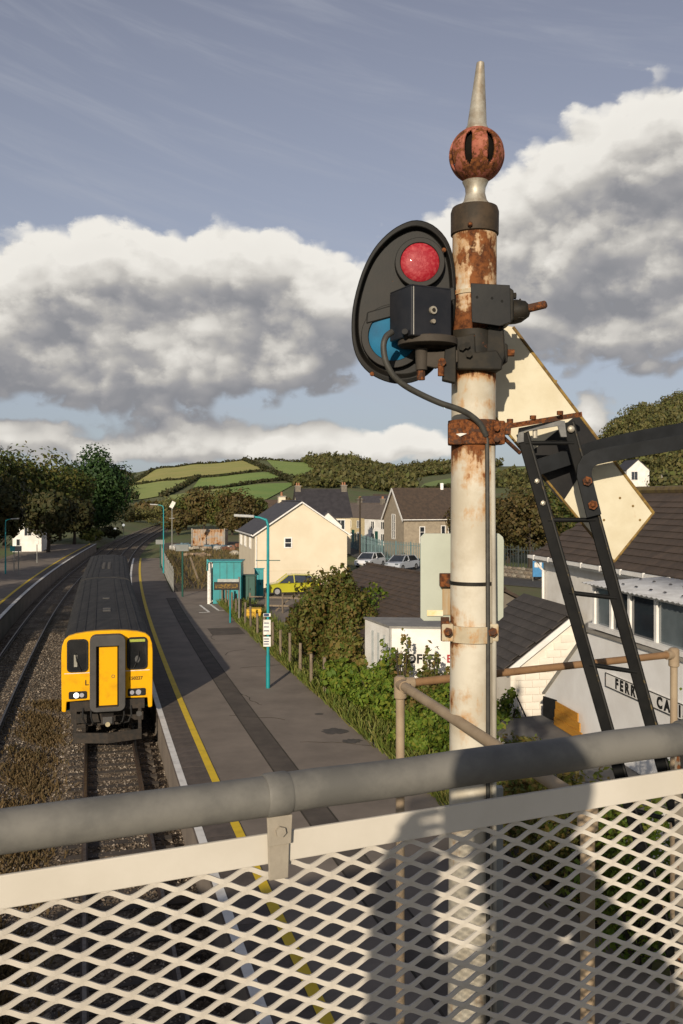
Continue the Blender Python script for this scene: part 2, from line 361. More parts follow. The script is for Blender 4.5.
def put_text(name, body, size, material, parent, o, ux, uy, bold=0.0, align='LEFT', extrude=0.002):
    me = text_mesh(body, size, bold, extrude, align); o = Vector(o) - org_of(parent); ux = Vector(ux).normalized(); uy = Vector(uy).normalized(); uz = ux.cross(uy)
    me.transform(Matrix(((ux.x, uy.x, uz.x, o.x), (ux.y, uy.y, uz.y, o.y), (ux.z, uy.z, uz.z, o.z), (0, 0, 0, 1))))
    return link(name, me, material, parent)
def rrect(x0, x1, z0, z1, r, n=4):              # rounded rectangle loop in x,z
    pts = []
    for (cx, cz, a0) in ((x1 - r, z1 - r, 0), (x0 + r, z1 - r, 90), (x0 + r, z0 + r, 180), (x1 - r, z0 + r, 270)):
        pts += [(cx + r * math.cos(R(a0 + 90 * k / n)), cz + r * math.sin(R(a0 + 90 * k / n))) for k in range(n + 1)]
    return pts

# ------------------------------------------------------------------ palette
M_white = mat('white_paint', (.72, .70, .66), (.58, .55, .49), rough=.55, scale=6, bump=.1)
M_black = mat('black_paint', (.012, .012, .013), (.022, .021, .020), rough=.55, scale=20, bump=.2, bscale=90, bdist=.001, spec=.2)
M_blackworn = rusty('worn_black_paint', (.0045, .005, .0055), amt=.26, scale=9, rough=.55, paint2=(.010, .010, .0095), spec=.15)
M_rust = rusty('rusted_iron', (.07, .034, .02), amt=.74, scale=16, rough=.85, streak=False)
M_galv = rusty('weathered_grey_tube', (.175, .168, .150), amt=.24, scale=9, rough=.6, paint2=(.110, .107, .098), streak=False, spec=.3)
M_dkmetal = rusty('dark_weathered_iron', (.012, .0115, .010), amt=.42, scale=14, rough=.6, paint2=(.028, .023, .016), spec=.18, streak=False)
M_teal = mat('teal_paint', (.005, .26, .28), (.004, .20, .22), rough=.5, scale=2)
M_tealdk = mat('dark_green_paint', (.012, .075, .055), (.010, .06, .045), rough=.55, scale=2)
M_yellowline = mat('yellow_line_paint', (.70, .48, .012), (.52, .36, .015), rough=.7, scale=3, lo=.45, hi=.75)
M_whiteline = mat('white_line_paint', (.72, .70, .66), (.48, .46, .43), rough=.7, scale=3, lo=.45, hi=.75)
M_tarmac = mat('platform_tarmac', (.245, .206, .170), (.165, .139, .116), rough=.92, scale=.8, bump=.5, bscale=60, lo=.3, hi=.7, spec=.2, detail=10)
M_tarmac_dk = mat('dark_tarmac_patch', (.115, .096, .080), (.080, .068, .058), rough=.92, spec=.2, scale=1.2, bump=.4, bscale=60)
M_coping = mat('brown_coping', (.105, .082, .068), (.070, .055, .046), rough=.9, scale=3, bump=.4, bscale=50, rnd=.12)
M_concrete = mat('concrete', (.30, .28, .24), (.22, .20, .17), rough=.9, scale=2, bump=.3)
M_earth = mat('bare_earth', (.105, .072, .045), (.060, .050, .026), rough=.95, scale=.35, bump=.6, bscale=4, bdist=.08)
M_grass = mat('rough_grass', (.085, .115, .028), (.115, .105, .040), rough=.95, scale=.08, bump=.7, bscale=2.2, bdist=.15)
M_road = mat('road_asphalt', (.060, .057, .054), (.045, .043, .04), rough=.9, scale=1, bump=.3, bscale=40)
M_rail = mat('rail_steel', (.055, .035, .024), (.035, .022, .015), rough=.7, scale=8)
M_railtop = mat('polished_rail_head', (.17, .155, .14), (.10, .085, .075), rough=.45, metal=1.0, scale=8)
M_sleeper = mat('old_sleeper', (.066, .052, .040), (.045, .036, .028), rough=.95, scale=6, bump=.5, bscale=20, rnd=.2)
M_bark = mat('bark', (.055, .040, .028), (.030, .024, .018), rough=.95, scale=3, bump=.6, stretch=(3, 3, .6))
M_wood = mat('weathered_post', (.21, .165, .115), (.13, .10, .07), rough=.9, scale=4, bump=.4, stretch=(4, 4, .5), rnd=.15)
M_slate = mat('slate_roof', (.050, .046, .050), (.034, .031, .034), rough=.6, scale=2, rnd=.18, bump=.2)
M_browntile = mat('brown_tile', (.080, .054, .037), (.050, .036, .027), rough=.85, scale=3, bump=.35, rnd=.20)
M_greytile = mat('grey_brown_tile', (.058, .049, .043), (.038, .033, .03), rough=.8, scale=3, bump=.3, rnd=.18)
M_cream = mat('cream_render', (.68, .60, .46), (.63, .55, .41), rough=.85, scale=.7, bump=.2, bscale=30)
M_whitewall = mat('white_painted_wall', (.80, .78, .74), (.68, .65, .60), rough=.8, scale=1.1, bump=.25, bscale=25)
M_whiteblock = mat('white_painted_block', (.78, .73, .64), (.68, .62, .53), rough=.8, scale=1.5, bump=.3, bscale=25, rnd=.04)
M_greyrender = mat('grey_white_render', (.84, .83, .81), (.73, .71, .68), rough=.85, scale=.8, bump=.2, bscale=30)
M_stone = mat('grey_stone', (.20, .175, .14), (.13, .112, .09), rough=.9, scale=3, bump=.5, bscale=6, lo=.3, hi=.7)
M_pvc = mat('white_frame', (.78, .77, .74), (.70, .68, .65), rough=.45, scale=3)
M_glass = glass_mat('window_glass', (.018, .022, .028))
M_glassgrey = glass_mat('grey_window_glass', (.10, .12, .13), .12)
M_soil = mat('dark_soil', (.05, .038, .025), (.03, .025, .016), rough=.95, scale=2, bump=.5)

def ballast_mat():
    m = bpy.data.materials.new('ballast'); m.use_nodes = True; nt = m.node_tree; N = nt.nodes; L = nt.links; b = N['Principled BSDF']; b.inputs['Roughness'].default_value = .92
    g = N.new('ShaderNodeNewGeometry'); v = N.new('ShaderNodeTexVoronoi'); v.inputs['Scale'].default_value = 14; L.new(g.outputs['Position'], v.inputs['Vector'])
    rp = N.new('ShaderNodeValToRGB'); e = rp.color_ramp.elements; e.new(.5)
    for el, p, c in zip(e, (0, .55, 1), ((.055, .039, .025), (.135, .100, .066), (.29, .238, .175))): el.position = p; el.color = (*c, 1)
    sp = N.new('ShaderNodeSeparateColor'); L.new(v.outputs['Color'], sp.inputs[0]); L.new(sp.outputs[0], rp.inputs[0])
    n = N.new('ShaderNodeTexNoise'); n.inputs['Scale'].default_value = .55; n.inputs['Detail'].default_value = 5; L.new(g.outputs['Position'], n.inputs['Vector'])
    mr = N.new('ShaderNodeMapRange'); mr.inputs[1].default_value = .42; mr.inputs[2].default_value = .66; L.new(n.outputs['Fac'], mr.inputs[0])
    mx = N.new('ShaderNodeMix'); mx.data_type = 'RGBA'; L.new(mr.outputs[0], mx.inputs[0]); L.new(rp.outputs[0], mx.inputs[6]); mx.inputs[7].default_value = (.075, .052, .028, 1); L.new(mx.outputs[2], b.inputs['Base Color'])
    bp = N.new('ShaderNodeBump'); bp.inputs['Strength'].default_value = .9; bp.inputs['Distance'].default_value = .04; bp.invert = True; L.new(v.outputs['Distance'], bp.inputs['Height']); L.new(bp.outputs[0], b.inputs['Normal'])
    return m
M_ballast = ballast_mat()
L_oak = leaf_mat('autumn_green_leaf', [(.042, .066, .016), (.075, .098, .022), (.115, .120, .028), (.14, .112, .030)])
L_dark = leaf_mat('dark_evergreen_leaf', [(.016, .040, .012), (.028, .060, .016), (.044, .078, .020)])
L_brown = leaf_mat('brown_autumn_leaf', [(.060, .050, .018), (.105, .074, .026), (.085, .082, .024), (.135, .085, .030)])
L_olive = leaf_mat('olive_wood_leaf', [(0.060, 0.069, 0.026), (0.103, 0.099, 0.034), (0.142, 0.120, 0.043), (0.108, 0.129, 0.034)])
L_hedge = leaf_mat('dark_hedge_leaf', [(0.027, 0.035, 0.014), (0.046, 0.049, 0.016), (0.061, 0.049, 0.019)])
L_green = leaf_mat('fresh_shrub_leaf', [(0.065, 0.123, 0.014), (0.109, 0.174, 0.020), (0.160, 0.217, 0.029), (0.203, 0.203, 0.029)], trans=.35)
L_shrub = leaf_mat('rusty_shrub_leaf', [(.060, .090, .016), (.105, .120, .022), (.17, .105, .032), (.085, .125, .020), (.19, .135, .042), (.12, .15, .03)], trans=.3)
L_drygrass = leaf_mat('dry_grass_blade', [(0.135, 0.097, 0.041), (0.216, 0.155, 0.065), (0.101, 0.084, 0.030), (0.074, 0.081, 0.024)])
L_brownblade = leaf_mat('brown_grass_blade', [(.11, .075, .034), (.17, .115, .052), (.13, .088, .04), (.09, .072, .03)])
L_ggrass = leaf_mat('green_grass_blade', [(0.075, 0.112, 0.018), (0.128, 0.150, 0.030), (0.180, 0.165, 0.045)])

# ------------------------------------------------------------------ land
RIDGE = [(-1500, 478), (-600, 478), (-200, 476), (0, 479), (100, 477), (130, 474), (170, 467), (200, 463), (260, 458.5), (300, 461), (345, 462), (380, 470), (400, 474), (440, 468), (500, 466), (560, 464), (683, 462), (900, 460), (2500, 466)]
NEARH = [(-9999, 0), (505, 0), (540, 9), (560, 17), (600, 30), (640, 43), (683, 48), (760, 50), (1000, 46), (1600, 20), (9999, 0)]
def lerp_tab(t, x):
    if x <= t[0][0]: return t[0][1]
    for (a, p), (b, q) in zip(t, t[1:]):
        if x <= b:
            k = (x - a) / (b - a); k = k * k * (3 - 2 * k); return p + (q - p) * k
    return t[-1][1]
def dl(Y): return -4.45 + .85 * sstep((Y - 58) / 80)      # centre of the far track, drawing in towards the near one
def sstep(t): t = min(1, max(0, t)); return t * t * (3 - 2 * t)
G0 = 0.8
def land(X, Y):
    Yc = max(Y, 1.0); px = CX + FPX * X / max(Yc, 60.0)
    zr = CAM_Z + (HY - lerp_tab(RIDGE, px)); t = (Yc - 300) / 600
    z = G0
    if t > 0: z = G0 + (zr - G0) * (min(t, 1) ** 1.12) + math.sin(X * .021) * 1.2 * min(1, t * 3) - max(0, Yc - 900) * .015
    if Yc > 140 and X > 0: z = max(z, G0 + lerp_tab(NEARH, px) * sstep((Yc - 140) / 280) * (1 - .6 * sstep((Yc - 460) / 500)))
    return z
def inner(Y, side):
    k = 1 - sstep((Y - 235) / 60)
    return off(Y, (1.65 if side > 0 else dl(Y) - 1.8) * k - (1.6 * (1 - k)))
ys = [-30, -15, -5, 5, 15, 25, 35, 50, 65, 80, 100, 120] + [140 + 8 * i for i in range(37)] + [450 + 15 * i for i in range(31)] + [920, 960, 1020, 1100, 1250, 1500, 1900, 2600, 4000]
ground = None
for side, nm in ((1, 'ground'), (-1, 'terrain')):
    mb = MB(); nc = 70; vs = []
    for Y in ys:
        i = inner(max(Y, -30), side); reach = 60 + 1.5 * max(Y, 0)
        for k in range(nc + 1):
            X = i.x + side * reach * (k / nc) ** 1.5
            zz = land(X, Y); far_end = 100 if side > 0 else 136; bank = sstep((Y - far_end) / 8) * (1 - sstep((Y - 240) / 50))
            zz += (-.42 + sstep(abs(X - i.x) / 6.0) * (zz + .42) - zz) * bank
            vs.append((X, i.y if k == 0 else Y + (i.y - Y) * (1 - k / nc), zz))
    fs = [(r * (nc + 1) + k, r * (nc + 1) + k + 1, (r + 1) * (nc + 1) + k + 1, (r + 1) * (nc + 1) + k) for r in range(len(ys) - 1) for k in range(nc)]
    mb.add(vs, fs); o = mb.build(nm, M_grass, kind='structure', smooth=True)
    if side > 0: ground = o
# bed of the two tracks
mb = MB(); vs = []; prof = [(-6.8, -.42), (-6.0, -.40), (-5.5, -.24), (-3.2, -.24), (-2.75, -.33), (-1.75, -.36), (-1.2, -.22), (1.0, -.22), (1.45, -.36), (1.75, -.40)]
Ys = [-30 + 4 * i for i in range(84)]
for Y in Ys: vs += [off(Y, d, z) for d, z in prof]
n = len(prof); mb.add(vs, [(r * n + k, r * n + k + 1, (r + 1) * n + k + 1, (r + 1) * n + k) for r in range(len(Ys) - 1) for k in range(n - 1)])
mb.build('track_bed', M_ballast, kind='structure')
# loose stones on the bed, near part (nobody could count them)
def stones(nm, N, area, m, s0, s1):
    tv = np.array([(0, 0, 1), (1, 0, 0), (-.4, .9, 0), (-.5, -.8, .1), (.1, 0, -.8)]); tf = [(0, 1, 2), (0, 2, 3), (0, 3, 1), (4, 2, 1), (4, 3, 2), (4, 1, 3)]
    vs = []; fs = []
    for i in range(N):
        p = area(); s = s0 + (s1 - s0) * rng.random(); a = rng.random() * 6.28; ca, sa = math.cos(a) * s, math.sin(a) * s; kx, kz = .7 + .6 * rng.random(), .5 + .5 * rng.random(); o = len(vs)
        for (x, y, z) in tv: vs.append((p[0] + (x * ca - y * sa) * kx, p[1] + x * sa + y * ca, p[2] + z * s * kz))
        fs += [tuple(q + o for q in f) for f in tf]
    me = bpy.data.meshes.new(nm); me.from_pydata(vs, [], fs); me.update(); return link(nm, me, m, kind='stuff')
M_stonebit = leaf_mat('ballast_stone', [(.055, .041, .03), (.11, .083, .06), (.155, .122, .093), (.32, .275, .225)], rough=.95, trans=0.0)
def bed_z(d):
    for (a, p), (b, q) in zip(prof, prof[1:]):
        if d <= b: return p + (q - p) * (d - a) / (b - a)
    return -.4
def st_area():
    Y = 10 + 45 * rng.random() ** 1.4
    while True:
        d = rng.uniform(-5.9, 1.6)
        if abs(abs(d) - .75) > .12 or True: break
    return off(Y, d, bed_z(d) + .01)
tag(stones('ballast_stones', 34000, st_area, M_stonebit, .022, .05), 'loose brown ballast stones strewn between the rails', 'gravel')

# rails and sleepers
RP = [(-.07, -.16), (.07, -.16), (.07, -.145), (.012, -.12), (.012, -.045), (.036, -.03), (.036, -.012), (-.036, -.012), (-.036, -.03), (-.012, -.045), (-.012, -.12), (-.07, -.145)]
def sweep(mb, prof2, d0, Ya, Yb, step, closed=True):
    n = len(prof2); k = max(1, int((Yb - Ya) / step)); vs = []
    for i in range(k + 1):
        Y = Ya + (Yb - Ya) * i / k; vs += [off(Y, (d0(Y) if callable(d0) else d0) + a, b) for a, b in prof2]
    fs = [(r * n + j, r * n + (j + 1) % n, (r + 1) * n + (j + 1) % n, (r + 1) * n + j) for r in range(k) for j in range(n if closed else n - 1)]
    if closed: fs += [tuple(range(n)), tuple(range((k + 1) * n - 1, k * n - 1, -1))]
    return mb.add(vs, fs)
sl = MB(); sl.box((0, 0, 0), (2.5, .26, .13)); slme = None
for d0, lab, lastY in ((0.0, 'near railway track with the train standing on it', 62), (dl, 'empty railway track beside the far platform edge', 46)):
    dd0 = d0 if callable(d0) else (lambda Y, q=d0: q)
    t = thing('railway_track', off(10, dd0(10), -.3), lab, 'track', 'railway tracks')
    for sgn in (-1, 1):
        o = sweep(MB(), RP, lambda Y: dd0(Y) + sgn * .753, -10, 262, 4).build('rail', M_rail, t)
        sweep(MB(), [(-.034, -.0119), (.034, -.0119), (.034, 0), (-.034, 0)], lambda Y: dd0(Y) + sgn * .753, -10, 262, 4).build('rail_head', M_railtop, o)
    Y = 11.0; 
    while Y < lastY:
        p = off(Y, dd0(Y), (-.262 if d0 == 0 else -.296) + rng.uniform(-.012, .012))
        if slme is None:
            slme = bpy.data.meshes.new('sleeper'); slme.from_pydata([tuple(v) for v in sl.v], [], sl.f); slme.materials.append(M_sleeper)
        o = piece('sleeper', slme, t, p, (0, 0, math.atan(-tslope(Y)) + rng.uniform(-.01, .01)))
        Y += .68

# ------------------------------------------------------------------ platforms
PZ = 0.9
def strip(nm, d0, d1, Ya, Yb, z, m, parent=None, kind=None, step=3.0, thick=None, label=None, cat=None, ref=0):
    mb = MB()
    t = thick if thick else 0.02
    sweep(mb, [(d0, z - t), (d1, z - t), (d1, z), (d0, z)], ref, Ya, Yb, step)
    return mb.build(nm, m, parent, kind=kind, label=label, cat=cat)
E0 = 1.48
pl = strip('platform', E0 + .06, 7.2, -12, 66, PZ - .002, M_tarmac, kind='structure', thick=1.25)
pl2 = strip('platform', E0 + .06, 4.5, 66.02, 104, PZ - .002, M_tarmac, kind='structure', thick=1.25)
# brown coping slabs along the edge, white and yellow lines on them
cp = MB(); cp.box((0, 0, 0), (.93, .985, .08)); cme = bpy.data.meshes.new('coping_slab'); cme.from_pydata([tuple(v) for v in cp.v], [], cp.f); cme.materials.append(M_coping)
Y = 9.0
while Y < 60:
    p = off(Y, E0 + .455, PZ - .030 + rng.uniform(-.0015, .0015)); piece('coping_slab', cme, pl, p, (0, 0, math.atan(-tslope(Y)))); Y += 0.957
strip('coping_strip', E0 - .01, E0 + .93, 60, 104, PZ + .012, M_coping, pl2)
strip('white_edge_line', E0 + .0, E0 + .17, 5, 104, PZ + .019, M_whiteline, pl, thick=.005)
strip('yellow_line', E0 + .78, E0 + .97, 5, 104, PZ + .021, M_yellowline, pl, thick=.005)
strip('dark_trench_strip', 3.92, 4.52, 0, 62, PZ + .004, M_tarmac_dk, pl, thick=.004)
for dd in (3.90, 4.53): strip('trench_edge', dd - .02, dd + .02, 0, 62, PZ + .006, M_soil, pl, thick=.004)
strip('tarmac_patch', 5.2, 6.9, 44.5, 47.0, PZ + .004, M_tarmac_dk, pl, thick=.004)
# parking marks by the shelter
for (x0, y0, x1, y1) in ((200, 605, 209, 612), (210, 604, 218, 610), (199, 612.5, 210, 612), (218, 610.5, 236, 610)):
    a, b = Pz(x0, y0, PZ + .006), Pz(x1, y1, PZ + .006); MB().bar(a, b, .14, .004).build('white_marking', M_whiteline, pl)
# damp stains and old patches on the tarmac
M_stain = mat('damp_tarmac', (.050, .043, .037), (.10, .086, .072), rough=.75, scale=5, lo=.35, hi=.75)
for (px, py, rx, ry) in ((334, 731, .42, .16), (352, 741, .30, .12), (319, 714, .16, .06)):
    c = Pz(px, py, PZ + .005); q = MB(); n_ = 22; q.prism([(c.x + math.cos(6.283 * k / n_) * rx * rng.uniform(.7, 1.15), c.y + math.sin(6.283 * k / n_) * ry * 2.2 * rng.uniform(.7, 1.15), PZ + .006) for k in range(n_)], (0, 0, -.003)); q.build('damp_stain', M_stain, pl)
# fine cracks wandering across the tarmac
for (px, py, ang, ln) in ((300, 742, .2, 3.2), (262, 705, 1.9, 2.6), (240, 668, .4, 2.4), (215, 640, 2.2, 3.0), (285, 720, 2.6, 2.0), (225, 655, 1.2, 1.8)):
    p = Pz(px, py, PZ + .004); a_ = ang; pts = [p.copy()]
    for k in range(14): a_ += rng.uniform(-.5, .5) + (ang - a_) * .3; p = p + Vector((math.cos(a_), math.sin(a_), 0)) * ln / 14; pts.append(p.copy())
    q = MB()
    for a1, b1 in zip(pts, pts[1:]): q.bar(a1, b1 + (b1 - a1) * .15, rng.uniform(.012, .03), .004)
    q.build('tarmac_crack', M_soil, pl)
# far platform
pf = strip('far_platform', -9.5, -1.55, -10, 138, PZ, M_tarmac, kind='structure', thick=1.25, ref=dl)
strip('far_coping', -2.42, -1.51, 6, 138, PZ + .03, M_coping, pf, thick=.1, ref=dl)
strip('white_edge_line', -1.76, -1.53, 6, 138, PZ + .034, M_whiteline, pf, thick=.004, ref=dl)
strip('yellow_line', -2.62, -2.43, 6, 138, PZ + .034, M_yellowline, pf, thick=.03, ref=dl)

# ------------------------------------------------------------------ yard, road, verge sheets
def sheet(nm, pts, z, m, kind='structure', parent=None):
    mb = MB(); mb.prism([(p[0], p[1], z) for p in pts], (0, 0, -.05)); return mb.build(nm, m, parent, kind=kind)
sheet('yard', [off(66, 4.6)[:2], off(140, 4.6)[:2], (-8, 150), (-1, 80), (-3.0, 63)], .86, M_earth)
sheet('forecourt', [off(66, 7.2)[:2], off(48, 7.2)[:2], (2.0, 52), (9, 66), (6, 78), (-2, 66.5)], .87, M_tarmac)
sheet('road', [(24, 62), (27, 70), (13.2, 86), (4, 140), (-4, 240), (-9, 240), (-2.5, 140), (3.6, 90), (10.5, 76)], .885, M_road)
sheet('pavement', [(9.9, 75.6), (3.0, 90), (1.6, 90), (8.4, 74.6)], .95, M_concrete)
sheet('verge', [off(48, 7.25)[:2], off(12, 7.25)[:2], (12, 12), (12, 40), (2, 46)], .84, M_soil)
def blades(nm, N, area, m, h, lab, parent=None):
    C = np.array([area() for _ in range(N)], float); nrm = nr.normal(size=(N, 3)) * [1, 1, .25]
    a = nr.rand(N, 1) * 6.28; w = .018 + .02 * nr.rand(N, 1); T = np.concatenate([np.cos(a), np.sin(a), 0 * a], 1); hh = h * (.4 + .9 * nr.rand(N, 1))
    lean = nr.normal(size=(N, 3)) * .45 * hh; lean[:, 2:] = 0; up = np.array([[0, 0, 1.0]])
    V = np.stack([C - T * w, C + T * w, C + lean + up * hh + T * w * .4, C + lean + up * hh - T * w * .4], 1)
    me = quads_mesh(nm, V, m); return link(nm, me, m, label=lab, cat='grass', kind='stuff')
def ar_fence():
    Y = rng.uniform(17, 62); return off(Y, 7.1 + 2.2 * rng.random() ** 1.5, .84)
blades('verge_grass', 13000, ar_fence, L_ggrass, .38, 'green verge grass along the timber fence posts')
def ar_mid():
    while True:
        Y = 11 + 26 * rng.random() ** 1.2; d = -2.35 + .42 * rng.gauss(0, 1)
        if rng.random() < .5 + .5 * math.sin(Y * 1.9 + d * 2.3) * math.sin(Y * .73 + 1.2): break
    return off(Y, d, bed_z(d) - .03)
blades('dry_grass', 13000, ar_mid, L_brownblade, .15, 'dry brown grass growing in the gap between both tracks')
def ar_yard():
    Y = rng.uniform(68, 118); d = rng.uniform(5.2, 15); return off(Y, d, .86)
blades('yard_weeds', 5000, ar_yard, L_drygrass, .5, 'dry brown weeds over the rubble yard')

# ------------------------------------------------------------------ train
def make_train():
    M_ty = mat('train_yellow', (.74, .38, .004), (.50, .25, .010), rough=.5, scale=3, lo=.5, hi=.85, detail=9, spec=.15)
    M_tteal = mat('train_teal', (.010, .13, .14), (.008, .10, .11), rough=.4, scale=2)
    M_troof = mat('train_roof', (.027, .027, .028), (.046, .044, .042), spec=.2, rough=.8, scale=1.2, stretch=(3, .4, 1), bump=.15)
    M_tgrey = mat('train_gangway_grey', (.060, .057, .055), (.045, .043, .041), rough=.7, scale=3)
    M_tdark = mat('train_underframe', (.018, .016, .014), (.040, .030, .022), rough=.85, scale=6, bump=.3)
    M_tglass = glass_mat('train_windscreen', (.010, .011, .012), .05)
    M_lamp = emis('lit_headlight', (1, .97, .90), 1.6); M_lens = glass_mat('lamp_lens', (.30, .30, .34), .1)
    M_dest = mat('destination_display', (.36, .42, .06), (.26, .30, .05), scale=30); M_seat = mat('cab_interior', (.10, .10, .10), (.05, .05, .05))
    front = off(28.8, -.10, 0)
    t = thing('train', (front.x, front.y, 0), 'two-car diesel train with yellow front and dark grey roof', 'train')
    HW = 1.41
    side = [(-1.38, 1.18), (-1.40, 1.25), (-HW, 2.2), (-HW, 2.72), (-1.405, 2.98)]
    roof = [(-1.412, 2.96), (-1.395, 3.20), (-1.33, 3.40), (-1.20, 3.52), (-.95, 3.595), (-.6, 3.64), (-.2, 3.66)]
    rf = roof + [(-x, z) for x, z in reversed(roof)]
    full = side + roof[1:] + [(-x, z) for x, z in reversed(roof[1:])] + [(-x, z) for x, z in reversed(side)]
    def car(Ya, Ln, lead):
        a = off(Ya, -.10); Yb = Ya
        while (off(Yb, -.10) - a).length < Ln: Yb += .02
        b = off(Yb, -.10); d = (b - a).normalized(); xf = Matrix(((d.y, d.x, 0, a.x), (-d.x, d.y, 0, a.y), (0, 0, 1, 0), (0, 0, 0, 1)))
        mb = MB()                                                # shell below the roof
        n = len(side); vs = []
        for y in (0, Ln): vs += [(x, y, z) for x, z in side] + [(-x, y, z) for x, z in reversed(side)]
        mb.add(vs, [(i, i + 1, 2 * n + i + 1, 2 * n + i) for i in list(range(n - 1)) + list(range(n, 2 * n - 1))] + [(2 * n - 1, 0, 2 * n, 4 * n - 1)])
        mb.add([(x, Ln, z) for x, z in full], [tuple(range(len(full)))])
        body = mb.build('carriage', M_tteal, t, xf=xf)
        tag(body, 'leading carriage with yellow end' if lead else 'trailing carriage with roof vents')
        mb = MB(); n = len(rf); vs = []; ks = [0, .05, .4] + [Ln * i / 12 for i in range(1, 12)] + [Ln - .4, Ln - .05, Ln]
        for y in ks: vs += [(x, y, z) for x, z in rf]
        mb.add(vs, [(r * n + j, r * n + j + 1, (r + 1) * n + j + 1, (r + 1) * n + j) for r in range(len(ks) - 1) for j in range(n - 1)]); mb.add([(x, 0, z) for x, z in rf], [tuple(range(n))]); mb.add([(x, Ln, z) for x, z in rf], [tuple(range(n))])
        mb.build('roof', M_troof, body, xf=xf, smooth=True)
        for x in (-1.0, -.72, -.40, .40, .72, 1.0):              # ribs pressed into the roof
            z = np.interp(abs(x), [0, .2, .6, .95, 1.2], [3.66, 3.66, 3.64, 3.595, 3.52]); MB().box((x, Ln / 2, z + .004), (.045, Ln - .8, .035)).build('roof_rib', M_troof, body, xf=xf)
        for k in range(1, 7): 
            y = Ln * k / 7; mb = MB()
            o_ = [(x * 1.003, y - .03, z + .012) for x, z in rf]; mb.add(o_ + [(x, yy + .06, z) for x, yy, z in o_], [(j, j + 1, n + j + 1, n + j) for j in range(n - 1)]); mb.build('roof_seam', M_tgrey, body, xf=xf)
        if not lead:
            for k in range(9):
                for x in (-.16, .16): MB().lathe([(.10, 3.64), (.11, 3.70), (.06, 3.73)], (x, 6.0 + k * .55, 0), 10).build('roof_vent', M_tgrey, body, xf=xf)
        else:
            for y in (5.2, 5.8, 9.5): MB().box((0, y, 3.67), (.28, .30, .06)).build('roof_vent', M_tgrey, body, xf=xf)
        for k in range(9):                                       # side windows and doors
            y = 1.9 + k * 2.05
            for s in (-1, 1): MB().box((s * 1.402, y, 2.28), (.03, 1.35, .82)).build('side_window', M_tglass, body, xf=xf)
        MB().box((0, Ln / 2, .78), (2.3, Ln - 1.6, .44)).build('underframe', M_tdark, body, xf=xf)
        for y0 in (2.6, Ln - 2.6):
            MB().box((0, y0, .55), (2.1, 2.9, .36)).build('bogie', M_tdark, body, xf=xf)
            for y in (y0 - 1.2, y0 + 1.2):
                for s in (-1, 1): MB().cyl((s * .69, y, .42), (s * .82, y, .42), .42, n=20).build('wheel', M_tdark, body, xf=xf)
        return body, xf
    body, xf = car(28.8, 19.7, True)
    # front end (local y = 0 faces the camera); yellow wraps round the corner
    def B(mb, nm, m, par=body, **k): return mb.build(nm, m, par, xf=xf, **k)
    fr = [(-1.33, 1.14), (-1.40, 1.16), (-1.412, 2.2), (-1.412, 2.72), (-1.412, 2.97), (-1.392, 3.21), (-1.325, 3.41), (-1.19, 3.53), (-.95, 3.60), (-.6, 3.645), (-.2, 3.668)]
    fr = fr + [(-x, z) for x, z in reversed(fr)]
    fr = [(-.62, 1.48), (-1.25, 1.46), (-1.27, 1.14)] + fr + [(1.27, 1.14), (1.25, 1.46), (.62, 1.48)]
    B(MB().prism([(x, -.05, z) for x, z in fr], (0, .25, 0)), 'front_panel', M_ty, bevel=.03, bseg=3)
    B(MB().box((0, -.056, 2.355), (2.64, .01, .022)), 'white_stripe', M_white)
    for s in (-1, 1):
        x0, x1 = (-1.245, -.60) if s < 0 else (.60, 1.245)
        o_ = rrect(x0, x1, 2.39, 3.43, .13); i_ = rrect(x0 + .05, x1 - .05, 2.44, 3.38, .10)
        f = B(MB().ring([(x, -.085, z) for x, z in o_], [(x, -.085, z) for x, z in i_], (0, .06, 0)), 'windscreen_seal', M_black)
        B(MB().prism([(x, -.068, z) for x, z in i_], (0, .012, 0)), 'windscreen', M_tglass)
        B(MB().tube([(s * .80, -.10, 2.42), (s * .95, -.11, 2.75), (s * .98, -.11, 3.0)], .012, 6), 'wiper', M_black)
        x0, x1 = (-1.19, -.63) if s < 0 else (.63, 1.19)
        hb = B(MB().prism([(x, -.075, z) for x, z in rrect(x0, x1, 1.54, 1.78, .05)], (0, .03, 0)), 'headlight_cluster', M_black, bevel=.008)
        for k, (hx, m_) in enumerate(((.25, M_lamp if s < 0 else M_lens), (.42, M_lens))):
            hx = x0 + hx - .02 if s < 0 else x0 + (.13 if k else .33)
            rr = .085 if (k == 0) else .068
            B(MB().cyl((hx, -.10, 1.66), (hx, -.07, 1.66), rr, n=18), 'headlight', m_, smooth=True)
    B(MB().box((.92, -.073, 3.32), (.50, .008, .085)), 'destination_display', M_dest)
    B(MB().box((-.98, -.074, 2.75), (.10, .006, .38)), 'cab_blind', mat('cab_pale', (.30, .29, .24)))
    B(MB().ico((.93, -.066, 2.72), .11, 2, sc=(.8, .05, 1.15)), 'driver_shade', M_seat)
    # gangway
    o_ = rrect(-.545, .545, 1.16, 3.57, .20, 5); i_ = rrect(-.345, .345, 1.30, 3.22, .012, 5)
    g = B(MB().ring([(x, -.42, z) for x, z in o_], [(x, -.42, z) for x, z in i_], (0, .40, 0)), 'gangway_frame', M_tgrey, bevel=.02)
    B(MB().prism([(x, -.22, z) for x, z in rrect(-.345, .345, 1.30, 3.22, .01, 2)], (0, .03, 0)), 'gangway_recess', M_black)
    B(MB().box((0.02, -.245, 2.26), (.56, .04, 1.86)), 'gangway_door', M_ty, bevel=.008)
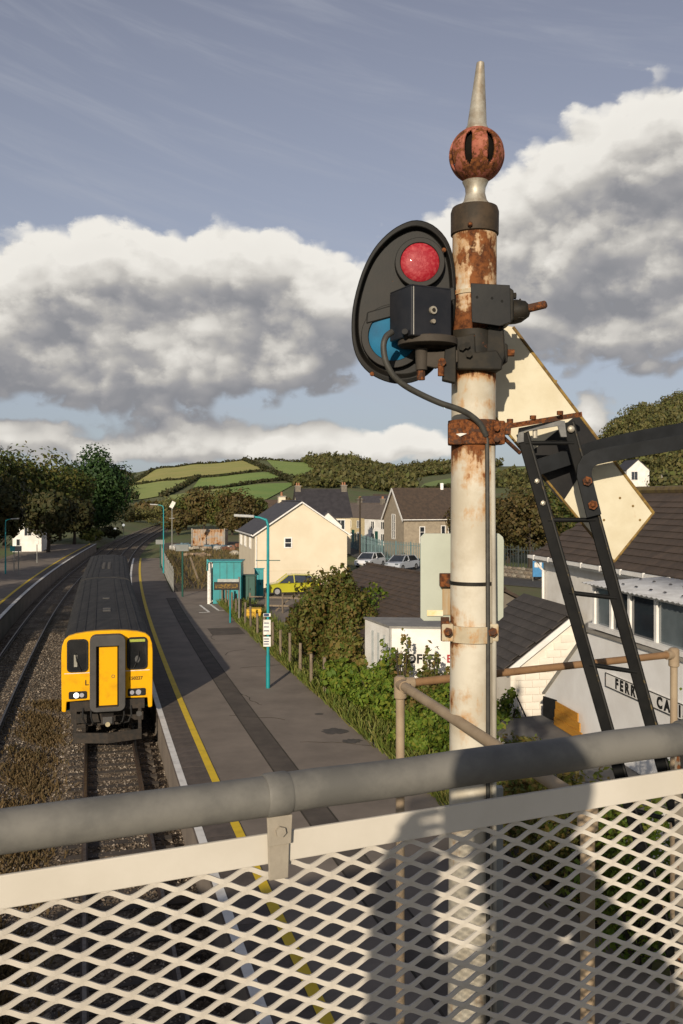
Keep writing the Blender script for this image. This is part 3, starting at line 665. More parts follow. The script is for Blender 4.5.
    B(MB().ring([(.17 + .055 * math.cos(k * .524), -.272, 2.24 + .055 * math.sin(k * .524)) for k in range(12)], [(.17 + .04 * math.cos(k * .524), -.272, 2.24 + .04 * math.sin(k * .524)) for k in range(12)], (0, .01, 0)), 'door_handle', M_tgrey)
    R3 = Matrix.Identity(3)
    def txt(s, x, z, size, nm): 
        me = text_mesh(s, size, .004, .001); M4 = xf @ Matrix(((1, 0, 0, x), (0, 0, -1, -.056), (0, 1, 0, z), (0, 0, 0, 1))); me.transform(M4); me.transform(Matrix.Translation(-org_of(body))); link(nm, me, M_black, body)
    txt('150227', .66, 2.06, .145, 'unit_number'); txt('L', -.70, 1.96, .24, 'letter')
    # buffer beam, coupler, cables and snow plough
    B(MB().box((0, -.02, 1.30), (2.3, .16, .30)), 'buffer_beam', M_tdark)
    c = B(MB().box((0, -.34, .92), (.40, .52, .26)), 'coupler', M_tdark, bevel=.03)
    B(MB().box((0, -.62, .94), (.30, .06, .22)), 'coupler_face', M_tgrey, bevel=.02); B(MB().cyl((0, -.66, .82), (0, -.58, .82), .075), 'coupler_pin', mat('brass_pin', (.42, .36, .22)))
    B(MB().prism([(-1.05, -.26, .52), (0, -.48, .50), (1.05, -.26, .52), (1.05, -.26, .20), (0, -.48, .18), (-1.05, -.26, .20)], (0, .06, 0)), 'snow_plough', M_tdark)
    for x in (-.75, -.5, .5, .72): B(MB().tube([(x, -.10, 1.25), (x * 1.02, -.26, 1.0), (x * .9, -.24, .78), (x * .7, -.12, .72)], .028, 8), 'brake_hose', M_black)
    B(MB().cyl((.98, -.14, .98), (.98, -.05, .98), .09), 'hose_cap', M_tgrey)
    for x in (-1.0, 1.0): B(MB().box((x, -.05, .78), (.10, .12, .75)), 'bracket', M_tdark)
    car(28.8 + 20.2 * .966, 19.7, False)
    g0, g1 = off(28.8 + 19.6 * .966, -.1, 0), off(28.8 + 20.3 * .966, -.1, 0); MB().bar(g0 + Vector((0, 0, 2.2)), g1 + Vector((0, 0, 2.2)), 1.1, 2.3).build('bellows', M_black, t)
    return t
train = make_train()

# ------------------------------------------------------------------ footbridge: deck, added shade girders, parapet with expanded metal
BD = Vector((1.014, .438, 0)).normalized(); BN = Vector((-BD.y, BD.x, 0))            # along the bridge, and out over the track
RAIL0 = Vector((-.424, 1.118, CAM_Z - .415))
def br(s, t, dz=0.0): return RAIL0 + BD * s + BN * t + Vector((0, 0, dz))
DECK = 6.28
def flat(s, t, z): p = br(s, t); return Vector((p.x, p.y, z))
fb = thing('footbridge', flat(0, -1.2, 5.45), 'footbridge deck on unseen deep shade girders that carries the parapet', 'bridge')
MB().prism([flat(-22, .06, DECK), flat(9, .06, DECK), flat(9, -2.5, DECK), flat(-22, -2.5, DECK)], (0, 0, -.14)).build('deck', M_concrete, fb)
for tt in (.02, -2.46): MB().prism([flat(-22, tt - .03, DECK - .142), flat(9, tt - .03, DECK - .142), flat(9, tt + .03, DECK - .142), flat(-22, tt + .03, DECK - .142)], (0, 0, -1.55)).build('shade_girder', M_tealdk, fb)  # unseen girders, added this deep so their shade covers the ground below
for s in (-19, 6.5):
    for tt in (-.3, -2.2): MB().bar(flat(s, tt, -.45), flat(s, tt, 6.13), .35, .35, up=(1, 0, 0)).build('pier', M_tealdk, fb)
pp = thing('bridge_parapet', flat(.4, 0, DECK), 'white mesh bridge parapet with grey tubular handrail across the foreground', 'parapet')
M_band = rusty('white_band_paint', (.60, .56, .49), amt=.04, scale=4, rough=.5, paint2=(.54, .50, .43))
M_mesh = rusty('white_mesh_paint', (.56, .52, .455), amt=.22, scale=4, rough=.55, paint2=(.47, .43, .37))
M_strap = rusty('strap_paint', (.34, .30, .24), amt=.46, scale=22, rough=.6)
S0, S1 = -2.4, 4.2
RH = .0275
for a, b in ((S0, .348), (.3485, 1.10), (1.1005, S1)):
    pts = [br(a + (b - a) * k / 10, 0, .0012 * math.sin(k * 1.7)) for k in range(11)]; MB().tube(pts, RH, 28).build('handrail', M_galv, pp, smooth=True)
for sc, w in ((.362, .018), (1.115, .018)):
    MB().tube([br(sc - w, 0), br(sc - w + .004, 0), br(sc + w - .004, 0), br(sc + w, 0)], [RH + .0008, RH + .0026, RH + .0026, RH + .0008], 28).build('collar', M_galv, pp, smooth=True)
    q = MB(); q.prism([br(sc - .017, -.012, -.020), br(sc + .017, -.012, -.020), br(sc + .014, -.012, -.115), br(sc - .014, -.012, -.115)], BN * .004); st = q.build('strap', M_strap, pp, bevel=.0012)
    q = MB(); q.prism([br(sc - .0185, -.0165, -.026), br(sc + .0185, -.0165, -.026), br(sc + .0165, -.0165, -.066), br(sc - .0165, -.0165, -.066)], BN * .0044); q.build('strap_lap', M_strap, st, bevel=.001)
    MB().tube([br(sc, -.0165, -.046), br(sc, -.0225, -.046)], .0075, 6).build('bolt', M_strap, st)
q = MB(); q.prism([br(S0, -.005, -.0525), br(S1, -.005, -.0525), br(S1, -.005, -.0945), br(S0, -.005, -.0945)], BN * .006); q.build('top_band', M_band, pp, bevel=.0015)
def expanded():                                  # one continuous sheet of expanded metal: swaying strands that meet in knuckles
    LW, SW = .0632, .0316; s0, s1 = S0, S1; z1, z0 = -.0935, -1.17
    V = []; 
    nrow = int((z1 - z0) / (SW / 2)); ncol = int((s1 - s0) / LW)
    F = []
    sw, th = .0067, .0032; DK = .0052
    prof_n = 12
    verts = []; faces = []
    for r in range(nrow + 1):
        zc = z1 - r * SW / 2 + .0055; ph = (r % 2) * .5 ; prev = None
        # each row of strands: zigzag between knuckles, flattened at the knuckle
        pts = []
        for k in range(ncol * prof_n + 1):
            u = k / prof_n; s = s0 + u * LW; w = (u + ph) % 1.0
            # smooth trapezium wave, a little skewed
            tw = w / .54 if w < .54 else (1 - w) / .46
            a = tw * .35 + .65 * (.5 - .5 * math.cos(math.pi * tw))
            pts.append((s, zc + (a - .5) * (SW / 2 - DK), (a - .5) * .004))
        base = len(verts)
        for i, (s, z, t_) in enumerate(pts):
            i0, i1 = max(i - 1, 0), min(i + 1, len(pts) - 1); dz = (pts[i1][1] - pts[i0][1]); ds = pts[i1][0] - pts[i0][0]; l = math.hypot(ds, dz); nz, ns = ds / l, -dz / l
            h = sw / 2 * (1.0 if abs(dz) > 1e-4 else 1.12)
            for (e, tt) in ((-1, -th), (1, -th), (1, 0), (-1, 0)):
                p = br(s + ns * h * e, t_ + tt + .002, z + nz * h * e); verts.append(p)
        for i in range(len(pts) - 1):
            b0 = base + i * 4; b1 = b0 + 4
            for j in range(4): j2 = (j + 1) % 4; faces.append((b0 + j, b0 + j2, b1 + j2, b1 + j))
    o0 = org_of(pp); me = bpy.data.meshes.new('mesh_panel'); me.from_pydata([tuple(v - o0) for v in verts], [], faces); me.update()
    bm = bmesh.new(); bm.from_mesh(me); bmesh.ops.recalc_face_normals(bm, faces=bm.faces); bm.to_mesh(me); bm.free()
    link('mesh_panel', me, M_mesh, pp)
expanded()
q = MB(); q.prism([br(S0, -.006, -1.165), br(S1, -.006, -1.165), br(S1, -.006, -1.2), br(S0, -.006, -1.2)], BN * .008); q.build('bottom_band', M_band, pp)
for s in (-.40, 1.135, 2.6): MB().bar(br(s, .02, -.03), flat(s, .02, DECK), .03, .03, up=BN).build('stanchion', M_strap, pp)

# ------------------------------------------------------------------ the photographer, whose shadow falls on the parapet
def photographer():
    base = Vector((-.075, -.42, DECK)); t = thing('person', base, 'person in dark coat holding a camera behind the parapet', 'person')
    J = {'pel': (0, 0, .95), 'wst': (0, .0, 1.12), 'chs': (0, .01, 1.32), 'nck': (0, .02, 1.47), 'hd0': (0, .05, 1.56), 'hd1': (0, .06, 1.70), 'hd2': (0, .05, 1.80)}
    rad = {'pel': (.15, .11), 'wst': (.13, .10), 'chs': (.15, .11), 'nck': (.065, .065), 'hd0': (.07, .08), 'hd1': (.085, .10), 'hd2': (.05, .06)}
    E = [('pel', 'wst'), ('wst', 'chs'), ('chs', 'nck'), ('nck', 'hd0'), ('hd0', 'hd1'), ('hd1', 'hd2')]
    for s, q in ((-1, 'l'), (1, 'r')):
        J.update({q + 'sh': (s * .19, .01, 1.41), q + 'el': ((-.15, .20, 1.16) if s < 0 else (.27, .16, 1.20)), q + 'wr': (s * .13, .31, 1.50), q + 'hp': (s * .10, 0, .90), q + 'kn': (s * .13, .02, .50), q + 'an': (s * .15, -.02, .09), q + 'to': (s * .17, .14, .045)})
        rad.update({q + 'sh': (.085, .085), q + 'el': (.065, .065), q + 'wr': (.045, .045), q + 'hp': (.11, .11), q + 'kn': (.075, .075), q + 'an': (.055, .055), q + 'to': (.045, .04)})
        E += [('chs', q + 'sh'), (q + 'sh', q + 'el'), (q + 'el', q + 'wr'), ('pel', q + 'hp'), (q + 'hp', q + 'kn'), (q + 'kn', q + 'an'), (q + 'an', q + 'to')]
        J[q + 'pm'] = (s * .11, .345, 1.545); rad[q + 'pm'] = (.036, .03); E.append((q + 'wr', q + 'pm'))
        for f in range(4):
            z = 1.52 + .021 * f; J[q + 'f%da' % f] = (s * .10, .385, z); J[q + 'f%db' % f] = (s * .055, .395 + .004 * (f % 2), z + .004); rad[q + 'f%da' % f] = (.010, .010); rad[q + 'f%db' % f] = (.008, .008); E += [(q + 'pm', q + 'f%da' % f), (q + 'f%da' % f, q + 'f%db' % f)]
        J[q + 'th'] = (s * .075, .31, 1.52); rad[q + 'th'] = (.010, .010); E.append((q + 'pm', q + 'th'))
    names = list(J); me = bpy.data.meshes.new('body'); me.from_pydata([J[k] for k in names], [(names.index(a), names.index(b)) for a, b in E], []); me.update()
    o = link('body', me, mat('dark_coat', (.03, .032, .04), (.02, .022, .03), rough=.9), t)
    o.modifiers.new('skin', 'SKIN'); bpy.context.view_layer.objects.active = o
    for v, k in zip(me.skin_vertices[0].data, names): v.radius = rad[k]; v.use_root = (k == 'pel')
    o.modifiers.new('sub', 'SUBSURF').levels = 1; o.modifiers['sub'].render_levels = 2
    MB().ico(base + Vector((0, .045, 1.74)), .115, 3, sc=(.95, 1.1, .85)).build('hair', mat('dark_hair', (.03, .02, .014)), t, smooth=True)
    k = thing('camera_body', base + Vector((0, .35, 1.56)), 'black camera held up to the eye of the photographer', 'camera')
    MB().box(base + Vector((0, .335, 1.58)), (.13, .05, .09)).build('housing', M_black, k, bevel=.008); MB().cyl(base + Vector((0, .355, 1.575)), base + Vector((0, .40, 1.575)), .033).build('lens', M_black, k)
photographer()

# ------------------------------------------------------------------ pipe railing behind the parapet
M_tanpipe = rusty('tan_pipe_paint', (.34, .265, .18), amt=.22, scale=8, rough=.6, paint2=(.28, .21, .14))
M_rustrail = rusty('rusty_pipe_paint', (.26, .15, .075), amt=.46, scale=9, rough=.7, streak=False)
RZ = 6.95
c0 = Vector((.30, 4.6, RZ)); c1 = Vector((2.02, 5.47, RZ)); c2 = Vector((.76, 2.78, RZ))
pr = thing('pipe_railing', (c0.x, c0.y, .85), 'tan and rusty pipe railing around the foot of the signal post', 'railing')
MB().cyl(c0, c1, .021, n=14).build('rail', M_rustrail, pr, smooth=True)
MB().cyl(c0, c2, .024, n=14).build('rail', M_tanpipe, pr, smooth=True)
for c, z1 in ((c0, RZ), (c1, RZ + .02), (c2, RZ)):
    MB().cyl((c.x, c.y, .86), (c.x, c.y, z1), .0225, n=14).build('post', M_tanpipe, pr, smooth=True)
    f = MB(); f.tube([(c.x, c.y, RZ - .075), (c.x, c.y, RZ - .07), (c.x, c.y, RZ + .03), (c.x, c.y, RZ + .04)], [.026, .032, .032, .02], 16); 
    if c is c0:
        for d in ((c1 - c0).normalized(), (c2 - c0).normalized()): f.cyl(c0, c0 + d * .075, .030, n=14)
    else:
        d = (c0 - c).normalized(); f.cyl(c, c + d * .06, .029, n=14)
    f.build('elbow_fitting', M_tanpipe, pr, smooth=True)
MB().bar((.92, 5.3, .86), (.92, 5.3, 6.2), .055, .055, up=(0, 1, 0)).build('column', mat('grey_column', (.26, .27, .26)), pr)

# ------------------------------------------------------------------ semaphore signal
def signal():
    Y0 = 3.9; X0 = (471.3 - CX) * Y0 / FPX; k = Y0 / FPX
    def Z(py): return CAM_Z - (py - HY) * k
    def Q(px, py, dy=0.0): return P(px, py, Y0 + dy)
    t = thing('semaphore_signal', (X0, Y0, .88), 'rusty white semaphore signal post with ball finial, lamps and ladder', 'signal')
    zb = .88
    def zl(py): return Z(py) - zb
    M_post = rusty('rusting_white_post', (.56, .52, .43), scale=6.5, rough=.55, paint2=(.45, .40, .31),
                   zr=[(zl(1500), .30), (zl(720), .28), (zl(660), .40), (zl(640), .64), (zl(618), .48), (zl(590), .26), (zl(520), .30), (zl(475), .58), (zl(440), .74), (zl(425), .42), (zl(395), .50), (zl(372), .80), (zl(330), .86), (zl(285), .70), (zl(235), .60)])
    M_cap = mat('brown_cast_cap', (.062, .043, .027), (.034, .026, .018), rough=.65, spec=.2, scale=18, bump=.3, bdist=.0012, metal=0.0)
    M_alu = mat('dull_aluminium', (.44, .41, .34), (.20, .14, .08), rough=.5, metal=.4, scale=16, lo=.42, hi=.75, bump=.15, bdist=.0012)
    M_ball = rusty('faded_red_ball', (.30, .085, .055), amt=.68, scale=17, rough=.8, paint2=(.40, .16, .10), streak=False)
    r = .0955
    pw = MB(); c = (X0, Y0, 0); SH = Matrix(((1, 0, .0066, -.0066 * Z(740)), (0, 1, 0, 0), (0, 0, 1, 0), (0, 0, 0, 1)))
    pw.lathe([(r * .985, zb - .1), (r * .985, Z(650)), (r * .995, Z(520)), (r, Z(372)), (r, Z(232))], c, 48); post = pw.build('post', M_post, t, smooth=True, xf=SH)
    # base flange on the ground
    MB().lathe([(.22, zb), (.22, zb + .03), (.11, zb + .035), (.10, zb + .12)], c, 24).build('base_flange', M_dkmetal, t)
    R_ = lambda px: px * k
    cap = MB().lathe([(R_(22.4), Z(236)), (R_(23.8), Z(235)), (R_(24.0), Z(213)), (R_(22.5), Z(208.5)), (R_(17), Z(207))], c, 40).build('cap', M_cap, t, smooth=True, xf=SH)
    MB().ico(Q(470, 224, -.108), .012, 1).build('rivet', M_rust, cap)
    cx = X0 + 5.4 * k; cc = (cx, Y0, 0)
    MB().lathe([(R_(17), Z(209)), (R_(15.5), Z(206)), (R_(11.5), Z(201)), (R_(9.8), Z(194)), (R_(10.2), Z(188)), (R_(13), Z(182))], (X0 + 4 * k, Y0, 0), 28).build('finial_neck', M_alu, t, smooth=True)
    # pierced ball
    bc = Vector((cx, Y0, Z(155.5))); br_ = R_(27.6); ns, nt_ = 126, 40; bm = MB(); vs = []; fs = []
    for i in range(nt_ + 1):
        th = math.pi * i / nt_
        for j in range(ns): a = 2 * math.pi * j / ns; vs.append(bc + Vector((math.sin(th) * math.cos(a), math.sin(th) * math.sin(a), math.cos(th))) * br_)
    for i in range(nt_):
        el = 90 - 180 * (i + .5) / nt_
        for j in range(ns):
            th_ = (360.0 * (j + .5) / ns + 90 + 27 + 25.7) % 51.43 - 25.7; slot = abs((el - 4) / 40) < 1 and abs(th_) < 9 * (1 - ((el - 4) / 40) ** 4) ** .5
            if not slot: fs.append((i * ns + j, i * ns + (j + 1) % ns, (i + 1) * ns + (j + 1) % ns, (i + 1) * ns + j))
    bm.add(vs, fs); ball = bm.build('finial_ball', M_ball, t, smooth=True)
    MB().ico(bc, br_ * .80, 3).build('slot_shade_core', mat('slot_shade_dark', (.01, .008, .006), rough=.95, spec=.1), ball)  # dark core added in the hollow so the slots look shaded
    so = ball.modifiers.new('thick', 'SOLIDIFY'); so.thickness = .012; so.offset = -1
    for v in ball.data.vertices: pass
    MB().lathe([(R_(11.4), Z(130.5)), (R_(11), Z(128)), (R_(9.8), Z(126.5)), (R_(4.2), Z(66)), (R_(3.9), Z(63)), (R_(1.5), Z(61.5))], cc, 28).build('finial_spike', M_alu, t, smooth=True, xf=Matrix(((1, 0, .056, -.056 * Z(130)), (0, 1, 0, 0), (0, 0, 1, 0), (0, 0, 0, 1))))
    # collars and clamps round the post
    def band(nm, y0, y1, dr, m, parent=t): return MB().lathe([(r + .001, Z(y1)), (r + dr, Z(y1)), (r + dr, Z(y0)), (r + .001, Z(y0))], c, 40, cap=False).build(nm, m, parent, smooth=True, xf=SH)
    b1 = band('clamp_band', 421, 445, .014, M_rust)
    MB().box(Q(498, 433, -.06), (.05, .07, .10)).build('clamp_lug', M_rust, b1, bevel=.006)
    MB().box(Q(455, 433.5, -.085), (.06, .03, .095)).build('clamp_lug', M_rust, b1, bevel=.006)
    MB().prism([Q(456, 434, -.106), Q(460, 436.5, -.106), Q(467, 433.5, -.106), Q(461, 433, -.106)], (0, .004, 0)).build('paint_spot', M_white, b1)
    for yy in (428, 439): MB().tube([Q(497, yy, -.10), Q(497, yy, -.12)], .014, 6).build('nut', M_rust, b1)
    M_cl2 = rusty('cream_clamp_paint', (.48, .41, .29), amt=.46, scale=12, rough=.6)
    b2 = band('clamp_band', 624, 640, .013, M_cl2)
    for px_ in (447, 492):
        lg = MB().box(Q(px_, 632, -.05), (.05, .05, .075)).build('clamp_lug', M_cl2, b2, bevel=.006)
        MB().tube([Q(px_ + 1, 632, -.074), Q(px_ + 1, 632, -.115)], .020, 6).build('nut', M_rust, b2)
        MB().tube([Q(px_ + 1, 632, -.114), Q(px_ + 1, 632, -.135)], .014, 10).build('bolt_end', M_rust, b2)
    MB().box(Q(445, 629, -.06), (.035, .02, .10)).build('bolt_shank', M_rust, b2)
    band('strap_band', 580.5, 584, .004, M_dkmetal); band('strap_band', 293, 297, .005, M_cl2)
    # conduit down the right side and the lamp cable
    M_cable = mat('grey_cable', (.050, .048, .040), (.032, .030, .026), rough=.6, scale=30)
    MB().tube([Q(485, 428, -.09), Q(487, 440, -.092), Q(487.5, 520, -.088), Q(488, 640, -.088), Q(488, 760, -.088), Q(488, 1350, -.088)], .0095, 10).build('conduit', M_cable, t, smooth=True)
    MB().tube([Q(492.5, 446, -.062), Q(494, 640, -.062), Q(494, 1350, -.062)], .011, 10).build('conduit', mat('pale_conduit', (.42, .40, .34), (.30, .27, .22)), t, smooth=True)
    cab = [(392, 332), (386, 337), (383.5, 347), (386, 362), (393, 375), (404, 385), (420, 394), (440, 403), (458, 409), (470, 415), (480, 424), (486, 436)]
    ds = [-.22, -.24, -.25, -.25, -.24, -.22, -.19, -.17, -.15, -.13, -.115, -.10]
    pts = [Q(x, y, d) for (x, y), d in zip(cab, ds)]
    fine = []
    for i in range(len(pts) - 1):
        p0, p1, p2, p3 = pts[max(i - 1, 0)], pts[i], pts[i + 1], pts[min(i + 2, len(pts) - 1)]
        for j in range(5): u = j / 5; fine.append(.5 * ((2 * p1) + (-p0 + p2) * u + (2 * p0 - 5 * p1 + 4 * p2 - p3) * u * u + (-p0 + 3 * p1 - 3 * p2 + p3) * u ** 3))
    fine.append(pts[-1]); MB().tube(fine, .013, 10).build('lamp_cable', M_cable, t, smooth=True)
    # spectacle plate: cast oval dish with a red and a blue glass
    oc = [(417, 220), (402, 224), (387, 234), (373, 250), (362, 272), (354, 300), (351.5, 322), (352.5, 343), (358, 360), (369, 373), (384, 381), (400, 384), (417, 381), (432, 371), (444, 354), (452, 333), (456, 305), (456, 280), (453, 256), (446, 238), (433, 225)]
    fo = []
    for i in range(len(oc)):
        p0, p1, p2, p3 = [Vector(oc[(i + q) % len(oc)]) for q in (-1, 0, 1, 2)]
        for u in (0, .34, .67): fo.append(tuple(.5 * ((2 * p1) + (p2 - p0) * u + (2 * p0 - 5 * p1 + 4 * p2 - p3) * u * u + (3 * p1 - p0 - 3 * p2 + p3) * u ** 3)))
    oc = fo; n = len(oc); mid = (405, 304)
    M_spec = rusty('spectacle_iron', (.007, .0075, .007), amt=.30, scale=11, rough=.5, paint2=(.013, .011, .009), streak=False)
    def loop(f, dy): return [Q(mid[0] + (x - mid[0]) * f, mid[1] + (y - mid[1]) * f, dy) for x, y in oc]
    sp = MB(); a = loop(1.0, .00); b = loop(1.0, -.045); cI = loop(.93, -.05); d = loop(.88, -.012)
    V = a + b + cI + d; F = []
    for rr in range(3):
        for i in range(n): i2 = (i + 1) % n; F.append((rr * n + i, rr * n + i2, (rr + 1) * n + i2, (rr + 1) * n + i))
    F.append(tuple(range(n - 1, -1, -1))); F.append(tuple(3 * n + i for i in range(n))); sp.add(V, F)
    spec = sp.build('spectacle_plate', M_spec, t, smooth=True, bevel=.004)
    # arched surround of the upper glass and bars between the glasses
    def disc(px_, py_, rp, dy0, dy1, nm, m, dome=0.0, nn=40, sx=1.0):
        q = MB(); rings = [(1.0, 0), (.86, .45), (.6, .8), (.3, .96)] if dome else [(1.0, 0)]
        vs = []; fs = []
        for f, h in [(1.0, None)] + rings:
            for j in range(nn): an = 2 * math.pi * j / nn; vs.append(Q(px_ + math.cos(an) * rp * f * sx, py_ + math.sin(an) * rp * f, dy0 if h is None else dy1 - dome * h))
        for rr in range(len(rings)):
            for j in range(nn): j2 = (j + 1) % nn; fs.append((rr * nn + j, rr * nn + j2, (rr + 1) * nn + j2, (rr + 1) * nn + j))
        fs.append(tuple(len(rings) * nn + j for j in range(nn))); fs.append(tuple(range(nn))); q.add(vs, fs); return q.build(nm, m, spec, smooth=True)
    def annulus(px_, py_, r0, r1, dy0, dy1, nm, m, sx=1.0):
        o_ = [Q(px_ + math.cos(2 * math.pi * j / 40) * r1 * sx, py_ + math.sin(2 * math.pi * j / 40) * r1, dy0) for j in range(40)]; i_ = [Q(px_ + math.cos(2 * math.pi * j / 40) * r0 * sx, py_ + math.sin(2 * math.pi * j / 40) * r0, dy0) for j in range(40)]
        return MB().ring(o_, i_, (0, dy1 - dy0, 0)).build(nm, m, spec, bevel=.003)
    M_red = mat('red_signal_glass', (.28, .008, .018), (.42, .07, .075), spec=.25, rough=.5, scale=60, lo=.45, hi=.75, coat=.1, bump=.5, bscale=160, bdist=.002)
    M_blue = mat('blue_signal_glass', (.004, .12, .23), (.004, .085, .17), rough=.6, scale=8, spec=.2)
    annulus(420, 262, 19.5, 25, -.052, -.01, 'glass_ring', M_spec); disc(419.7, 262, 20.3, -.02, -.044, 'red_glass', M_red, dome=.018, sx=.97)
    annulus(393, 336, 24.5, 32, -.046, -.01, 'glass_ring', M_spec); disc(393, 336, 25.3, -.02, -.036, 'blue_glass', M_blue, dome=.010)
    MB().prism([Q(367, 312, -.05), Q(455, 286, -.05), Q(456, 300, -.05), Q(366, 324, -.05)], (0, .035, 0)).build('cross_bar', M_spec, spec, bevel=.006)
    for (x, y) in ((444, 250), (372, 374)): MB().ico(Q(x, y, -.05), .010, 2, sc=(1, .5, 1)).build('rivet', M_rust, spec)
    # lamp box
    yaw = R(26); bc = Q(426.5, 314, -.17); hx = Vector((math.cos(yaw), math.sin(yaw), 0)); hy = Vector((-math.sin(yaw), math.cos(yaw), 0)); M3 = Matrix.Rotation(yaw, 3, 'Z')
    M_box = mat('black_lamp_box', (.012, .013, .017), (.022, .022, .025), rough=.38, scale=7, bump=.08, bdist=.0012, spec=.3)
    lb = MB().box(bc + hy * .05, (.196, .18, .205), M3).build('lamp_box', M_box, t, bevel=.006)
    MB().box(bc + hy * .05 + Vector((0, 0, .1045)), (.192, .176, .006), M3).build('lid', M_box, lb, bevel=.002)
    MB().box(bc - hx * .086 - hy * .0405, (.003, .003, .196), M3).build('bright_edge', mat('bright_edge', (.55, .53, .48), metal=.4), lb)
    kn = bc + hy * -.04 + hx * .004 + Vector((0, 0, .008))
    MB().tube([kn, kn - hy * .010], .0165, 18).build('lock_disc', M_alu, lb, smooth=True); MB().tube([kn - hy * .010, kn - hy * .014], .008, 10).build('lock_core', M_dkmetal, lb)
    MB().tube([kn - Vector((0, 0, .046)), kn - hy * .012 - Vector((0, 0, .046))], .009, 12).build('lock_stud', M_alu, lb)
    MB().tube([bc - hx * .085 + hy * .02 - Vector((0, 0, .10)), bc - hx * .115 - hy * .02 - Vector((0, 0, .085))], .013, 10).build('cable_gland', M_black, lb)
    # lamp shelf and bolts below it
    M_shelf = rusty('shelf_iron', (.06, .05, .04), amt=.40, scale=14, rough=.75, streak=False)
    sh = MB().lathe([(.118, Z(351) + .0), (.125, Z(350)), (.125, Z(344)), (.118, Z(343))], (bc.x + .01, bc.y + .06, 0), 36).build('lamp_shelf', M_shelf, t, smooth=True)
    MB().cyl(Q(421.5, 349, -.13), Q(421.5, 370, -.13), .027, .024, 14).build('shelf_boss', M_shelf, sh, smooth=True); MB().tube([Q(421, 370, -.13), Q(421, 380, -.13)], .017, 6).build('nut', M_rust, sh)
    MB().prism([Q(424, 352, -.14), Q(458, 350, -.14), Q(458, 362, -.14), Q(436, 368, -.14), Q(426, 366, -.14)], (0, .03, 0)).build('shelf_arm', M_shelf, sh, bevel=.004)
    MB().cyl(Q(441, 364, -.15), Q(441, 376, -.15), .014, n=10).build('nut', M_rust, sh); MB().tube([Q(442, 362, -.14), Q(442, 362, -.17)], .018, 6).build('nut', M_rust, sh)
    MB().prism([Q(445, 349, -.15), Q(456, 346, -.15), Q(456, 383, -.15), Q(443, 380, -.15)], (0, .05, 0)).build('shelf_plate', M_dkmetal, sh, bevel=.004)
    # cast spindle bracket
    brk = band('spindle_bracket', 333, 369, .022, M_dkmetal)
    MB().prism([Q(456, 337, -.128), Q(475, 333, -.128), Q(476, 352, -.128), Q(497, 350, -.128), Q(503, 360, -.128), Q(502, 370, -.128), Q(458, 369, -.128)], (0, .05, 0)).build('bracket_face', M_dkmetal, brk, bevel=.006)
    MB().prism([Q(488, 325, -.115), Q(504, 325, -.115), Q(506, 356, -.115), Q(500, 371, -.115), Q(486, 371, -.115)], (0, .16, 0)).build('bracket_web', M_dkmetal, brk, bevel=.008)
    for (x, y) in ((462, 347), (469, 354), (467, 345)): MB().tube([Q(x, y, -.126), Q(x, y, -.15)], .015, 6).build('nut', M_dkmetal, brk)
    MB().cyl(Q(506, 353, -.02), Q(514, 353, -.02), .016, n=10).build('bolt_end', M_rust, brk)
    MB().prism([Q(500, 341, -.05), Q(508, 344, -.05), Q(508, 362, -.05), Q(500, 366, -.05)], (0, .1, 0)).build('bracket_cheek', M_dkmetal, brk, bevel=.006)
    pb = MB().prism([Q(471, 283, -.16), Q(510, 285, -.16), Q(511, 322, -.16), Q(500, 326, -.16), Q(472, 322, -.16)], (0, .012, 0)).build('backing_plate', mat('black_plate', (.006, .0065, .0075), (.011, .011, .011), spec=.2, rough=.4, scale=12, bump=.1, bdist=.0012), t, bevel=.002)
    for (x, y) in ((477, 297), (492, 298), (502, 301)): MB().tube([Q(x, y, -.155), Q(x, y, -.163)], .0055, 8).build('hole_plug', M_blackworn, pb)
    MB().prism([Q(505, 284, -.148), Q(514, 290, -.148), Q(514, 320, -.148), Q(505, 325, -.148)], (0, .16, 0)).build('plate_flange', M_dkmetal, pb, bevel=.006)
    hub = MB().tube([Q(508, 313, -.02), Q(514, 312, -.03), Q(519, 311, -.04), Q(527, 309, -.055), Q(529, 308.5, -.058)], [.05, .052, .05, .035, .022], 20).build('spindle_hub', M_dkmetal, t, smooth=True)
    MB().tube([Q(524, 309.5, -.05), Q(545, 304.5, -.09), Q(546.5, 304, -.093)], [.018, .017, .012], 12).build('spindle', M_rust, hub, smooth=True)
    MB().tube([Q(511, 296, -.05), Q(516, 296, -.05)], .014, 6).build('nut', M_dkmetal, hub); MB().tube([Q(520, 299, -.06), Q(521, 305, -.07), Q(519, 318, -.07), Q(524, 318, -.07)], .004, 6).build('split_pin', M_dkmetal, hub)
    # the arm, lowered, seen from behind: white with a black band
    YA = .30
    M_arm = rusty('cream_enamel_arm', (.62, .57, .43), amt=.13, scale=7, rough=.45, paint2=(.55, .49, .35))
    arm = MB().prism([Q(x, y, YA) for x, y in ((486, 322), (513, 327), (653.5, 513), (614, 562), (493, 415), (484, 400))], (0, .014, 0)).build('arm', M_arm, t)
    M_armedge = mat('arm_edge_rust', (.27, .17, .035), (.12, .07, .02), rough=.7, scale=30)
    MB().tube([Q(513, 327, YA), Q(653.5, 513, YA)], .0075, 8).build('arm_rim', M_armedge, arm); MB().tube([Q(653.5, 513, YA), Q(614, 562, YA)], .0055, 8).build('arm_rim', M_armedge, arm); MB().tube([Q(614, 562, YA), Q(493, 415, YA)], .006, 8).build('arm_rim', M_armedge, arm)
    MB().prism([Q(x, y, YA - .0025) for x, y in ((579, 413), (601, 442.5), (562, 503), (524.5, 457))], (0, .002, 0)).build('black_band', mat('black_enamel', (.010, .010, .011), (.016, .015, .015), rough=.4, scale=9, spec=.2), arm)
